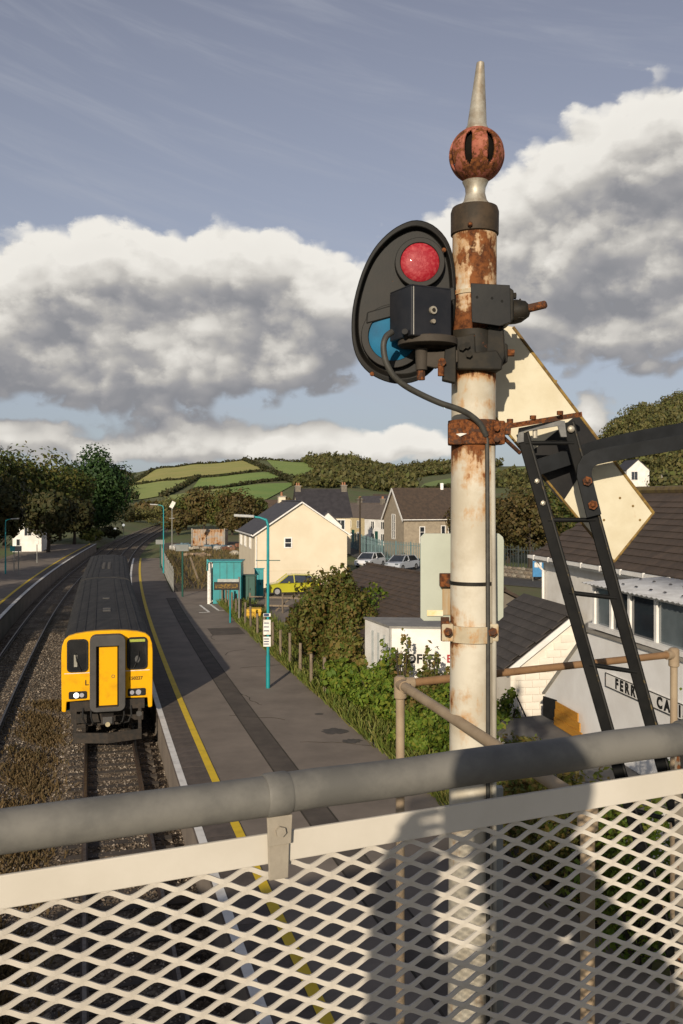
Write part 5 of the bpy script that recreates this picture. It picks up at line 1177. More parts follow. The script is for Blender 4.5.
# --- rusty shed and rubble in the yard
sh = thing('rusty_shed', P(209, 546, 133).to_tuple()[:2] + (.85,), 'rust streaked corrugated iron shed across the rubble yard', 'shed')
p = P(192, 546, 133); M_corr = rusty('corrugated_rust', (.36, .32, .28), amt=.56, scale=1.2, rough=.8)
q = MB(); n = 46; vs = []
for k in range(n + 1): vs += [(p.x + 4.8 * k / n, p.y + .05 * math.sin(k * 1.57), .86), (p.x + 4.8 * k / n, p.y + .05 * math.sin(k * 1.57), 3.25)]
q.add(vs, [(2 * k, 2 * k + 2, 2 * k + 3, 2 * k + 1) for k in range(n)]); o = q.build('front_sheet', M_corr, sh); o.modifiers.new('t', 'SOLIDIFY').thickness = .02
MB().prism([(p.x, p.y + .08, .86), (p.x + 4.8, p.y + .08, .86), (p.x + 4.8, p.y + 4, .86), (p.x, p.y + 4, .86)], (0, 0, 2.3)).build('body', M_corr, sh); MB().prism([(p.x - .1, p.y - .1, 3.24), (p.x + 4.9, p.y - .1, 3.24), (p.x + 4.9, p.y + 4.1, 2.9), (p.x - .1, p.y + 4.1, 2.9)], (0, 0, .05)).build('roof', M_corr, sh)
for a in (0, 4.8): MB().bar((p.x + a, p.y - .05, .86), (p.x + a, p.y - .05, 3.4), .18, .12, up=(0, 1, 0)).build('post', M_concrete, sh)
cols = [(.45, .40, .32), (.30, .22, .15), (.10, .16, .20), (.52, .50, .46), (.22, .10, .06)]; mc = [mat('rubble%d' % i, c, scale=5) for i, c in enumerate(cols)]
spots = [(193, 551, 'pale'), (202, 550, ''), (212, 549, ''), (221, 550, ''), (229, 551, ''), (236, 556, ''), (198, 557, ''), (186, 547, ''), (176, 550, ''), (240, 548, '')]
words = ['pale broken concrete heap', 'brown rubble heap', 'dark tarpaulin covered heap', 'white broken block heap', 'reddish brick heap']
pos = ['farthest left in the yard', 'before left corner of rusty shed', 'before middle of rusty shed', 'before right corner of rusty shed', 'right of rusty shed', 'beside the cream house wall', 'nearest the palisade fence', 'behind the palisade fence top', 'by the second lamp post', 'against the far yard hedge']
for i, (px, py, _) in enumerate(spots):
    c = Pz(px, py, .86); q = MB()
    for k in range(9): q.box(c + Vector((rng.gauss(0, .7), rng.gauss(0, .5), .12 + .3 * rng.random())), (rng.uniform(.3, 1.1), rng.uniform(.3, .7), rng.uniform(.2, .5)), Matrix.Rotation(rng.random() * 3, 3, 'Z') @ Matrix.Rotation(rng.uniform(-.4, .4), 3, 'X'))
    q.build('rubble_heap', mc[i % 5], label=words[i % 5] + ' ' + pos[i], cat='rubble', group='rubble heaps in the yard')

# ------------------------------------------------------------------ station furniture
def lamp_post(base, H, lab, arm=-1.0, sign=False):
    t = thing('lamp_post', base, lab, 'lamp post', 'teal platform lamp posts'); x, y, z = base
    MB().tube([(x, y, z - .05), (x, y, z + 1.2)], .075, 12).build('base', M_teal, t, smooth=True); MB().tube([(x, y, z + 1.2), (x, y, z + H - .25), (x + arm * .06, y, z + H - .06), (x + arm * .30, y - .02, z + H + .03), (x + arm * .55, y - .02, z + H + .06)], [.055, .05, .05, .04, .035], 10).build('pole', M_teal, t, smooth=True)
    hd = MB(); xx = x + arm * .5
    hd.prism([(xx, y - .13, z + H + .02), (xx + arm * .75, y - .10, z + H + .06), (xx + arm * .75, y + .10, z + H + .06), (xx, y + .13, z + H + .02)], (0, 0, .10)); hd.build('lamp_head', mat('lamp_head_grey', (.42, .43, .42), (.32, .32, .31), scale=4), t, bevel=.03)
    MB().bar((x - .45, y, z + H - 1.55), (x + .45, y, z + H - 1.55), .02, .03).build('cross_bar', M_tealdk, t)
    if sign:
        for k, (zz, hh) in enumerate(((2.25, .55), (1.72, .36), (2.7, .12))):
            s = MB().box((x - .03, y - .07, z + zz), (.27, .02, hh)).build('sign_panel', M_white, t)
            for j in range(3): MB().box((x - .05, y - .084, z + zz + hh * (.28 - .26 * j)), (.19, .004, .035)).build('sign_line', mat('sign_blue%d%d' % (k, j), (.03, .05, .12)), s)
b = Pz(268, 688, PZ); lamp_post((b.x, b.y, PZ), 6.25, 'tall teal lamp post with white signs on the near platform', sign=True)
b = Pz(163.5, 573, PZ); lamp_post((b.x, b.y, PZ), 6.3, 'teal lamp post at the palisade fence near platform end')
b = Pz(5.5, 574, PZ); lamp_post((b.x, b.y, PZ), 5.0, 'teal lamp post on the far platform under the trees', arm=1.0)
# kiosk shelter
def kiosk():
    p = P(213, 604, 59.5); w = 1.85; t = thing('shelter', (p.x + .9, p.y + .8, .87), 'teal metal platform shelter with white side posts', 'shelter')
    x, y = p.x, p.y; z = .87
    f = MB().box((x + w / 2, y, z + 1.42), (w, .08, 2.75)).build('front_panel', M_teal, t); 
    for k in range(1, 4): MB().box((x + w * k / 4, y - .045, z + 1.42), (.03, .012, 2.7)).build('panel_rib', M_tealdk, t)
    MB().box((x + w / 2, y + 1.5, z + 1.42), (w, .08, 2.75)).build('back_panel', M_teal, t); MB().box((x + w - .04, y + .77, z + 1.42), (.08, 1.38, 2.75)).build('side_panel', M_teal, t)
    for yy in (y - .02, y + .75, y + 1.5): MB().box((x - .28, yy, z + 1.35), (.16, .10, 2.7)).build('side_post', M_white, t)
    MB().box((x - .14, y + .77, z + 1.3), (.05, 1.4, 2.2)).build('side_glass', M_glassgrey, t)
    MB().box((x + w / 2 - .15, y + .75, z + 2.84), (w + .5, 1.8, .08)).build('roof', M_teal, t, bevel=.02); MB().box((x - .35, y, z + 2.6), (.12, .14, .75)).build('corner_post', M_teal, t)
    # notice board on two legs before it
    n = thing('notice_board', (x + 1.0, y - 3.8, .88), 'gold on black name board before the teal shelter', 'sign')
    yy = y - 9.0; zs = 1.0
    bx0, bx1 = P(214, 590, yy).x, P(239, 590, yy).x; zt, zb = P(0, 579, yy).z, P(0, 590, yy).z
    n.location = ((bx0 + bx1) / 2, yy, .89)
    bd = MB().box(((bx0 + bx1) / 2, yy, (P(0, 582, yy).z + zb) / 2), (bx1 - bx0, .05, P(0, 582, yy).z - zb)).build('board', M_black, n); MB().box(((bx0 + bx1) / 2, yy - .03, (P(0, 583.5, yy).z + P(0, 588.5, yy).z) / 2), (bx1 - bx0 - .12, .01, .26)).build('gold_band', mat('gold_band', (.22, .13, .01), (.05, .03, .01), scale=14, lo=.4, hi=.5), bd)
    MB().box(((bx0 + bx1) / 2 + .1, yy, (zt + P(0, 582, yy).z) / 2), (bx1 - bx0 - .2, .04, zt - P(0, 582, yy).z)).build('header', mat('header_grey', (.40, .42, .40)), n)
    MB().tube([(P(230, 600, yy).x, yy + .06, .88), (P(230, 600, yy).x, yy + .06, zb + .1)], .045, 8).build('leg', M_teal, n)
    MB().tube([(P(239, 600, yy).x, yy + .06, .88), (P(239, 600, yy).x, yy + .06, P(0, 577, yy).z)], .055, 8).build('leg', mat('grey_leg', (.20, .19, .18)), n)
kiosk()
def cabinet(nm, px0, px1, py0, py1, Y, m, lab, cat, dep=.8):
    a, b = P(px0, py1, Y), P(px1, py0, Y); t = thing(nm, ((a.x + b.x) / 2, Y + dep / 2, .87), lab, cat)
    MB().box(((a.x + b.x) / 2, Y + dep / 2, (.87 + b.z) / 2), (b.x - a.x, dep, b.z - .87)).build('body', m, t, bevel=.03)
    MB().box(((a.x + b.x) / 2, Y + dep / 2, b.z + .03), (b.x - a.x + .12, dep + .12, .06)).build('cap', m, t, bevel=.02); MB().box(((a.x + b.x) / 2, Y - .012, (.87 + b.z) / 2), (.02, .02, (b.z - .9) * .9)).build('door_seam', M_black, t)
    MB().box(((a.x + b.x) / 2 + .1, Y - .02, (.87 + b.z) / 2), (.04, .03, .16)).build('handle', M_dkmetal, t)
cabinet('equipment_cabinet', 242.5, 255, 576, 601, 60.5, M_tealdk, 'dark green equipment cabinet beside teal shelter', 'cabinet')
cabinet('teal_hoarding', 254.5, 263.5, 569, 591, 63, M_teal, 'teal panel standing between green cabinet and cream house', 'panel', .1)
# yellow grit bin
g = Pz(254, 621, .87); t = thing('grit_bin', g, 'yellow grit bin beside the fence posts', 'bin')
MB().prism([(g.x - .36, g.y - .3, .88), (g.x + .36, g.y - .3, .88), (g.x + .44, g.y - .34, 1.42), (g.x - .44, g.y - .34, 1.42)], (0, .65, 0)).build('tub', mat('bin_yellow', (.62, .36, .02), (.52, .29, .02), scale=3), t, bevel=.03)
MB().prism([(g.x - .48, g.y - .40, 1.42), (g.x + .48, g.y - .40, 1.42), (g.x + .42, g.y - .3, 1.60), (g.x - .42, g.y - .3, 1.60)], (0, .75, 0)).build('lid', mat('bin_lid', (.66, .40, .03)), t, bevel=.03)

# timber fence along the platform, post by post
fe = thing('timber_fence', off(36, 7.35, .85), 'weathered timber post fence along the back of near platform', 'fence')
Yf = 29.6; k = 0
tops = []
while Yf < 62:
    p = off(Yf, 7.3 + rng.uniform(-.04, .04)); hh = 1.35 + rng.uniform(-.1, .12); q = MB(); q.tube([(p.x, p.y, .80), (p.x + rng.uniform(-.03, .03), p.y, .85 + hh)], [.065, .06], 8); q.build('post', M_wood, fe); tops.append((p, hh)); Yf += 1.95 if Yf < 50 else 1.6; k += 1
for zz in (.55, 1.1): MB().tube([(p.x, p.y, .85 + zz) for p, hh in tops], .009, 5).build('wire', M_dkmetal, fe)
# side fence with rails by the parked car
fs_ = thing('side_fence', (-4.2, 57, .86), 'old timber rail fence between grit bin and parked car', 'fence'); a, b = Pz(250, 612, .86), Vector((0.5, 54, .86))
for k in range(7): p = a.lerp(b, k / 6); MB().tube([(p.x, p.y, .8), (p.x, p.y, 2.05)], .06, 7).build('post', M_wood, fs_)
for zz in (1.3, 1.8): MB().bar((a.x, a.y, zz), (b.x, b.y, zz), .04, .10).build('rail', M_wood, fs_)
MB().bar((a.x + 1.6, a.y - .1, .95), (a.x + 2.8, a.y - .3, 2.0), .05, .08).build('brace', M_wood, fs_)
# palisade fence at the platform end
def palisade(nm, pts, H, m, lab, sp=.16, z=.87, mp=None, cap=300, wid=.055):
    t = thing(nm, (pts[0][0], pts[0][1], z), lab, 'fence'); cnt = 0; extra = MB()
    b0 = MB().box((0, 0, H / 2), (wid, .02, H)); me = bpy.data.meshes.new('pale'); me.from_pydata([tuple(v) for v in b0.v], [], b0.f); me.materials.append(m)
    for a, b in zip(pts, pts[1:]):
        a, b = Vector((*a, z)), Vector((*b, z)); n = int((b - a).length / sp); ang = math.atan2((b - a).y, (b - a).x)
        for zz in (.25, H - .3): MB().bar(a + Vector((0, .03, zz)), b + Vector((0, .03, zz)), .04, .06).build('rail', m, t)
        for k in range(n):
            p = a.lerp(b, (k + .5) / n)
            if cnt < cap: piece('pale', me, t, p, (0, 0, ang)); cnt += 1
            else: extra.box(p + Vector((0, 0, H / 2)), (wid, .02, H), ang)
        for k in range(int((b - a).length / 2.7) + 1):
            p = a.lerp(b, min(1, k * 2.7 / (b - a).length)); MB().box(p + Vector((0, .05, H / 2 + .05)), (.09, .09, H + .1), ang).build('post', mp or m, t)
    if extra.v: extra.build('pale', m, t, kind='stuff')
M_pal = mat('grey_palisade', (.24, .24, .22), (.17, .17, .155), scale=3)
palisade('palisade_fence', [tuple(off(Y, 4.6)[:2]) for Y in (103, 92, 82, 73, 65.5)], 1.75, M_pal, 'grey palisade fence along the end of near platform', sp=.24, wid=.045)
palisade('teal_palisade', [(1.2, 128), (4.6, 102), (9.6, 94), (11.2, 94)], 2.2, mat('pale_teal_steel', (.15, .24, .25), (.10, .17, .18), scale=1), 'pale teal palisade fence before terrace and schoolhouse', sp=.3, wid=.09)
# post with a junction box and the sign board by the palisade
for (px, py, top, lab) in ((182.5, 597, 545, 'slim dark green post at the near end of palisade fence'), (160.5, 568, 540, 'slim grey signal post beyond the platform end')):
    b = Pz(px, py, .87); Yb = b.y; t = thing('slim_post', b, lab, 'post'); zt = P(0, top, Yb).z; MB().tube([(b.x, Yb, .85), (b.x, Yb, zt)], .07, 8).build('pole', M_tealdk, t); MB().box((b.x, Yb - .1, zt - .2), (.9, .12, .45)).build('head', mat('post_head', (.20, .21, .20)), t)
# leaning pale plank in the yard
b = Pz(199, 582, .87); MB().bar((b.x, b.y, .87), (b.x - .9, b.y + 1, 2.9), .09, .14).build('leaning_plank', M_wood, label='pale plank leaning in the yard behind palisade fence', cat='plank')
# far platform: signs, figures of posts, white signal discs
for i, (px, y0, y1, hw_, m_, lab) in enumerate(((14, 546, 572, .35, M_teal, 'blue topped sign post nearest the far platform lamp'), (18.5, 546, 575, .30, M_pal, 'grey sign post second from the far platform lamp'), (37, 540, 563, .18, M_white, 'white topped sign post near the white house'))):
    b = Pz(px, y1, PZ); zt = P(0, y0, b.y).z; t = thing('sign_post', (b.x, b.y, PZ), lab, 'sign', 'sign posts on the far platform'); MB().tube([(b.x, b.y, PZ - .02), (b.x, b.y, zt)], .05, 8).build('pole', M_pal, t); MB().box((b.x, b.y - .06, zt - .25), (hw_ * 2, .04, .5)).build('panel', m_, t)
for i, (px, py, lab) in enumerate(((115, 529, 'white round marker disc left of the two by dark trees'), (123.5, 525, 'white round marker disc right of the two by dark trees'))):
    c = P(px, py, 175); t = thing('marker_disc', (c.x, c.y, 0), lab, 'signal', 'white marker discs by the track'); MB().tube([(c.x, c.y + .1, -.3), (c.x, c.y + .1, c.z)], .06, 6).build('post', M_pal, t); MB().tube([(c.x, c.y - .05, c.z), (c.x, c.y + .05, c.z)], .24, 14).build('disc', emis('marker_glow', (.9, .9, .85), .6), t)  # disc faces are given a glow of their own
# distant colour light signal by the track
b = P(172, 552, 120); t = thing('track_signal', (b.x, b.y, .8), 'small distant signal post with white head near the yard', 'signal'); MB().tube([(b.x, b.y, .8), (b.x, b.y, 7.2)], .07, 8).build('pole', M_pal, t); MB().box((b.x + .1, b.y - .1, 7.0), (.5, .25, .9), Matrix.Rotation(.5, 3, 'Y')).build('head', M_white, t); MB().box((b.x, b.y - .05, 5.2), (.7, .1, .08)).build('arm', M_pal, t)
# telegraph pole
b = Pz(360, 556, .87); t = thing('telegraph_pole', b, 'dark wooden telegraph pole rising before the terrace', 'pole'); MB().tube([(b.x, b.y, .8), (b.x, b.y, P(0, 497, b.y).z)], [.13, .10], 10).build('pole', M_bark, t); MB().bar((b.x - .6, b.y, P(0, 500, b.y).z), (b.x + .6, b.y, P(0, 500, b.y).z), .08, .10).build('cross_arm', M_bark, t)
# garden handrail by the white wing
b = Pz(509, 722, 1.6); t = thing('garden_handrail', (b.x, b.y, .85), 'thin black handrail with white balusters by the white wing', 'railing')
pA, pB, pC = P(508, 690, 24), P(514, 691, 24), P(526, 717, 24)
MB().tube([(pA.x, pA.y, .85), pA, pB, pC, (pC.x, pC.y, .85)], .022, 6).build('rail', M_black, t)
for k in range(5): p = pB.lerp(pC, k / 5); MB().tube([(p.x, p.y, .86), p], .014, 5).build('baluster', M_pvc, t)

# stone wall along the road on the right, with dark recess behind
wl = thing('roadside_wall', (16, 78, .85), 'rough stone wall beside road, seen right of the signal post', 'wall')
a, b = Vector((12.2, 84, 0)), Vector((22, 70, 0)); d = (b - a).normalized(); q = MB()
stm = []
for k in range(3):
    s_ = MB().ico((0, 0, 0), .5, 1, jit=.35, sc=(1, .6, .62)); me = bpy.data.meshes.new('stone'); me.from_pydata([tuple(v) for v in s_.v], [], s_.f); me.materials.append(mat('wall_stone%d' % k, ((.22, .18, .13), (.16, .13, .10), (.26, .23, .18))[k], rnd=.2)); stm.append(me)
MB().bar(Vector((a.x, a.y, 1.3)), Vector((b.x, b.y, 1.3)), .35, .95).build('core', M_stone, wl)
for r in range(3):
    n = int((b - a).length / .55)
    for k in range(n):
        p = a + d * ((k + .5 * (r % 2)) * .55) + Vector((-d.y, d.x, 0)) * (-.16 if (Vector((-d.y, d.x, 0)).y > 0) else .16); piece('stone', stm[rng.randrange(3)], wl, (p.x, p.y, 1.05 + r * .33), (rng.uniform(-.2, .2), 0, math.atan2(d.y, d.x)), (.60, .45, .55))
palisade('dark_railing', [(13.0, 86.5), (22.6, 73)], 2.6, mat('dark_railing_paint', (.05, .06, .06)), 'dark railing on the roadside stone wall', sp=.35, wid=.06)
c = Pz(538, 572, 1.6); bb_ = P(538, 575, 76); t = thing('blue_banner', (bb_.x, bb_.y, .88), 'small blue and white banner on the roadside railing', 'sign'); MB().box((bb_.x, bb_.y, 2.0), (.9, .05, 1.5)).build('panel', mat('banner_blue', (.05, .22, .45)), t); MB().box((bb_.x, bb_.y - .035, 2.25), (.6, .01, .4)).build('white_patch', M_white, t)
for s_ in (-.42, .42): MB().tube([(bb_.x + s_, bb_.y + .05, .87), (bb_.x + s_, bb_.y + .05, 2.8)], .03, 6).build('pole', M_pal, t)

# ------------------------------------------------------------------ cars
def car(base, yaw, paint, lab, L=4.0, Wd=1.72, H=1.46, estate=False):
    t = thing('parked_car', base, lab, 'car', 'parked cars'); X = Matrix.Translation(Vector(base)) @ Matrix.Rotation(yaw, 4, 'Z')
    h = L / 2; lower = [(-h, .30), (-h + .02, .62), (-h + .12, .78), (-h + .85, .90), (h - .30, .95), (h - .03, .85), (h, .5), (h - .05, .28), (-h + .05, .24)]
    b = MB(); n = len(lower); vs = []
    for y, s in ((-Wd / 2, .97), (-Wd / 2 + .0, 1.0), (Wd / 2, 1.0), (Wd / 2, .97)): pass
    secs = [(-Wd / 2, .94, .05), (-Wd / 2 + .10, 1.0, 0), (Wd / 2 - .10, 1.0, 0), (Wd / 2, .94, .05)]
    for y, s, dz in secs: vs += [(x * s, y, .30 + (z - .30) * (1 - dz * 2)) for x, z in lower]
    b.add(vs, [(r * n + j, r * n + (j + 1) % n, (r + 1) * n + (j + 1) % n, (r + 1) * n + j) for r in range(3) for j in range(n)] + [tuple(range(n)), tuple(3 * n + j for j in range(n))]); body = b.build('body', paint, t, xf=X, smooth=True)
    cab0 = [(-h + .80, .90), (-h + 1.55, H - .03), (-h + 1.9, H), (h - .75, H - .04), (h - .22, .95)]; m = len(cab0); g = MB(); vs = []
    for y, zz in ((-Wd / 2 + .06, 0), (Wd / 2 - .06, 0)): vs += [(x, y if z < 1 else y * .80, z) for x, z in cab0]
    g.add(vs, [(j, j + 1, m + j + 1, m + j) for j in range(m - 1)] + [tuple(range(m)), tuple(m + j for j in range(m))]); g.build('glazing', M_glass, t, xf=X)
    rr = MB(); yy = (Wd / 2 - .06) * .80; rr.prism([(-h + 1.5, -yy - .01, H - .05), (-h + 1.9, -yy - .01, H + .005), (h - .75, -yy - .01, H - .03), (h - .62, -yy - .01, H - .10), (h - .8, -yy - .01, H - .10), (-h + 1.9, -yy - .01, H - .07)], (0, 2 * yy + .02, 0)); rr.build('roof', paint, t, xf=X)
    for s in (-1, 1):
        for (xa, za, xb, zb) in ((-h + .82, .91, -h + 1.55, H - .03), (0.05, .93, .0, H - .03), (h - .25, .95, h - .72, H - .05)): MB().bar((xa, s * (Wd / 2 - .055), za), (xb, s * (Wd / 2 - .05) * .81, zb), .07, .06, up=(0, 1, 0)).build('pillar', paint, t, xf=X)
        for x in (-h + .75, h - .72):
            w = MB().cyl((x, s * (Wd / 2 - .18), .31), (x, s * (Wd / 2 + .005), .31), .31, n=20).build('wheel', M_black, t, xf=X); MB().cyl((x, s * (Wd / 2), .31), (x, s * (Wd / 2 + .012), .31), .19, n=14).build('rim', mat('alloy', (.35, .35, .36), metal=.6, rough=.4), w, xf=X)
        MB().box((-h + .09, s * (Wd / 2 - .28), .68), (.16, .36, .15)).build('headlight', M_glassgrey, t, xf=X, bevel=.03); MB().box((h - .06, s * (Wd / 2 - .22), .75), (.14, .28, .2)).build('tail_light', mat('tail_red', (.3, .01, .01)), t, xf=X)
        MB().box((-.35, s * (Wd / 2 + .08), .98), (.12, .14, .10)).build('mirror', paint, t, xf=X, bevel=.02)
    MB().box((-h + .0, 0, .40), (.05, .9, .16)).build('grille', M_black, t, xf=X); MB().box((-h - .02, 0, .42), (.02, .5, .11)).build('number_plate', M_white, t, xf=X)
def carpaint(nm, c): return mat(nm, c, tuple(v * .9 for v in c), rough=.3, coat=.7, scale=1)
b = P(293, 592, 65.5); car((b.x, b.y, .88), R(8), carpaint('yellow_green_paint', (.40, .38, .015)), 'yellow green hatchback parked before the cream house', L=3.9, H=1.5)
b = Pz(370, 567, .89); car((b.x, b.y, .90), R(62), carpaint('white_car_paint', (.62, .63, .66)), 'white car on the street left of the two')
b = Pz(402, 570, .89); car((b.x, b.y, .90), R(55), carpaint('silver_car_paint', (.42, .45, .50)), 'silver blue car on the street right of the two')

# ------------------------------------------------------------------ fields, hedges and woods on the hills
def hit(px, py):                                 # where the line of sight meets the hillside
    lo = 290.0
    while lo < 1400:
        p = P(px, py, lo)
        if land(p.x, lo) >= p.z: return p
        lo += 3.0
    p = P(px, py, 890); p.z = land(p.x, 890); return p
fieldc = [((0.284, 0.295, 0.064), (0.368, 0.326, 0.095)), ((0.180, 0.264, 0.047), (0.233, 0.295, 0.064)), ((0.168, 0.264, 0.047), (0.222, 0.295, 0.059)), ((0.233, 0.284, 0.064), (0.295, 0.317, 0.084)), ((0.149, 0.248, 0.042), (0.199, 0.275, 0.053)), ((0.157, 0.222, 0.053), (0.211, 0.253, 0.064)), ((0.211, 0.264, 0.064), (0.275, 0.275, 0.073))]
fields = [[(130, 485), (152, 471), (242, 460.5), (266, 470.5)], [(266, 460), (306, 463), (330, 471), (286, 479)], [(192, 490), (200, 478.5), (272, 473), (284, 480)], [(124, 502), (126, 486), (198, 478.5), (160, 497)], [(226, 506), (226, 489), (297, 483), (262, 503)], [(415, 492), (425, 484), (530, 462), (532, 484)], [(160, 506), (170, 496), (226, 488), (226, 505)]]
for (pts, cc) in zip(fields, fieldc):
    c4 = [hit(*p) for p in pts]; q = MB(); n = 14; vs = []
    for i in range(n + 1):
        for j in range(n + 1):
            a, b = i / n, j / n; p = c4[0].lerp(c4[3], a).lerp(c4[1].lerp(c4[2], a), b); vs.append((p.x, p.y, land(p.x, p.y) + .45))
    q.add(vs, [(i * (n + 1) + j, i * (n + 1) + j + 1, (i + 1) * (n + 1) + j + 1, (i + 1) * (n + 1) + j) for i in range(n) for j in range(n)])
    q.build('field', mat('field_grass', cc[0], cc[1], rough=.95, scale=.03, detail=8, bump=.3, bscale=.6, bdist=.3), kind='structure', smooth=True)
def hedge(pts, lab, h=2.6, n=None, m=L_hedge):
    w = [hit(*p) for p in pts]; C = []
    for a, b in zip(w, w[1:]):
        k = max(4, int((b - a).length / .42))
        for i in range(k):
            p = a.lerp(b, i / k); hh = .62 * h * (.8 + .5 * math.sin(i * .07) ** 2 + (.9 if rng.random() < .02 else 0))
            for j in range(5): C.append((p.x + rng.gauss(0, .9), p.y + rng.gauss(0, .9), land(p.x, p.y) - .2 + (hh + .3) * rng.random() ** 1.4))
    C = np.array(C); V = leaves(C, nr.normal(size=C.shape) + [0, -.8, .5], 1.7, .8); o = C[0].copy(); V = V - o
    link('hedgerow', quads_mesh('hedgerow', V, m), m, None, lab, 'hedge', 'hedgerows on the hill', None, Vector(o))
hedge([(130, 484), (153, 470.5), (200, 464.5), (246, 460)], 'hedgerow along the skyline of the upper left field', 3.0)
hedge([(128, 485.5), (198, 478.5), (226, 476.5), (268, 471), (287, 478)], 'hedgerow between upper pale field and middle fields', 2.4)
hedge([(244, 460.5), (266, 470.5), (286, 480), (300, 486)], 'thick hedgerow running down beside the right upper field', 4.5)
hedge([(199, 478), (186, 486), (162, 497)], 'diagonal hedgerow dividing the two left lower fields', 3.2)
hedge([(190, 491), (226, 488.5), (286, 480.5), (298, 484)], 'hedgerow below the middle field', 2.4)
hedge([(255, 459), (285, 460), (305, 462.5), (330, 471)], 'hedgerow along the skyline above the right upper field', 3.6)
hedge([(415, 493), (470, 486), (532, 482)], 'hedgerow under the small field right of schoolhouse', 3.2)
# woods: one mass of crowns each side
def wood(nm, region, N, n_leaf, size, rad, m, lab):
    tmpl = [crown((0, 0, .55), (1, 1, .62), n_leaf, size / rad, 9, clump_r=.5) for _ in range(6)]; out = []; k = 0
    while k < N:
        q = region()
        if q is None: continue
        X, Y = q; s = rad * rng.uniform(.6, 1.25); a = rng.random() * 6.28; ca, sa = math.cos(a), math.sin(a); T = tmpl[rng.randrange(6)]
        Rm = np.array([[ca, -sa, 0], [sa, ca, 0], [0, 0, 1]]); out.append((T * s * np.array([1, 1, rng.uniform(.85, 1.3)])) @ Rm.T + np.array([X, Y, land(X, Y) - .3])); k += 1
    V = np.concatenate(out); return link(nm, quads_mesh(nm, V, m), m, None, lab, 'wood', None, 'stuff')
def reg_main():
    px = rng.uniform(300, 590); Y = rng.uniform(500, 930); X = (px - CX) * Y / FPX; z = land(X, Y); py = HY - (z - CAM_Z) * FPX / Y
    if 410 < px < 535 and abs(py - (486 - (px - 415) * .13)) < 8: return None
    if px < 335 and py < 482 and px < 300 + (py - 460) * 1.6: return None
    return X, Y
wood('hill_wood', reg_main, 1500, 80, 2.3, 6.0, L_olive, 'dark olive wood covering the hill behind the village')
def reg_near():
    px = rng.uniform(515, 900); Y = rng.uniform(165, 450); X = (px - CX) * Y / FPX
    if Y < 225 and 600 < px < 665: return None
    return X, Y
wood('hillside_wood', reg_near, 900, 260, 1.05, 5.0, L_olive, 'wooded hillside with autumn trees above the cafe roof')
def reg_left():
    px = rng.uniform(-260, 128); Y = rng.uniform(330, 920); return (px - CX) * Y / FPX, Y
wood('left_wood', reg_left, 420, 70, 2.4, 6.0, L_hedge, 'dark wood along the hill behind the left trees')
def reg_foot():
    px = rng.uniform(130, 330); Y = rng.uniform(255, 345); X = (px - CX) * Y / FPX; return (X, Y) if abs(X - tx(Y)) > 6 else None
wood('foot_wood', reg_foot, 150, 110, 1.5, 3.6, L_brown, 'low brown scrub at the foot of the field hill')

# ------------------------------------------------------------------ single trees
def T(px, Y, h, r, m, lab, grp, **k):
    X = (px - CX) * Y / FPX; z = land(X, Y) if Y > 20 else .85; return tree(k.pop('name', 'broadleaf_tree'), X, Y, z - .05, h, r, m, M_bark, lab, grp, **k)
T(97, 172, 15.6, 6.8, L_dark, 'dense dark evergreen tree with rounded top beyond far platform', None, name='evergreen_tree', n=15000, size=.62, clumps=60, base=.03)
grp = 'broadleaf trees behind the far platform'
for (px, Y, h, r, m, lab) in ((60, 150, 14.2, 6.0, L_oak, 'olive tree directly left of dense evergreen'), (33, 138, 14.5, 6.2, L_oak, 'tall olive tree behind the white house'), (4, 128, 14.0, 6.0, L_oak, 'olive tree at left picture edge behind platform lamp'), (-38, 120, 15.0, 6.5, L_oak, 'olive tree just beyond left picture edge'), (74, 136, 7.6, 3.2, L_hedge, 'low dark tree under the evergreen by the platform fence'), (48, 116, 8.4, 3.6, L_hedge, 'dark low tree right of white house'), (-6, 100, 9.5, 4.0, L_hedge, 'dark tree overhanging the far platform at left edge')):
    T(px, Y, h, r, m, lab, grp, n=5200, size=.62, clumps=26, base=.12 if h > 10 else .2)
# unseen trees added left of the picture to shade the far platform
for (X, Y, h, lab) in ((-32, 66, 15, 'tall unseen shade tree beside far platform, fourth from bridge'), (-39, 86, 16, 'tall unseen shade tree beside far platform, farthest from bridge'), (-29, 42, 13, 'tall unseen shade tree beside far platform, nearest the bridge'), (-34, 58, 14, 'tall unseen shade tree beside far platform, second from bridge'), (-27, 26, 12, 'unseen shade tree by far platform close under the bridge')):
    tree('broadleaf_tree', X, Y, .8, h, 5.0, L_oak, M_bark, lab, 'added shade trees along the far platform', n=3600, size=.5, clumps=22, base=.2)
grp = 'autumn trees behind the yard'
for i, (px, Y, h, r, m, lab) in enumerate(((168, 235, 7.5, 4.5, L_olive, 'olive tree at the left of autumn row behind yard'), (186, 205, 8.2, 4.6, L_oak, 'green gold tree second in the autumn row'), (204, 200, 9.0, 5.0, L_brown, 'brown tree above the rusty shed'), (222, 195, 8.8, 5.0, L_oak, 'green tree fourth in the autumn row behind yard'), (240, 190, 9.4, 4.8, L_brown, 'tall brown gold tree beside the cream house roof'), (256, 200, 7.5, 4.0, L_oak, 'green tree half behind the cream house'), (178, 175, 5.0, 3.4, L_brown, 'low brown bush left of rusty shed'), (232, 172, 5.5, 3.5, L_brown, 'low brown bush right of rusty shed'))):
    T(px, Y, h, r, m, lab, grp, n=3600, size=.62, clumps=20, base=.08)
grp = 'autumn trees by the road'
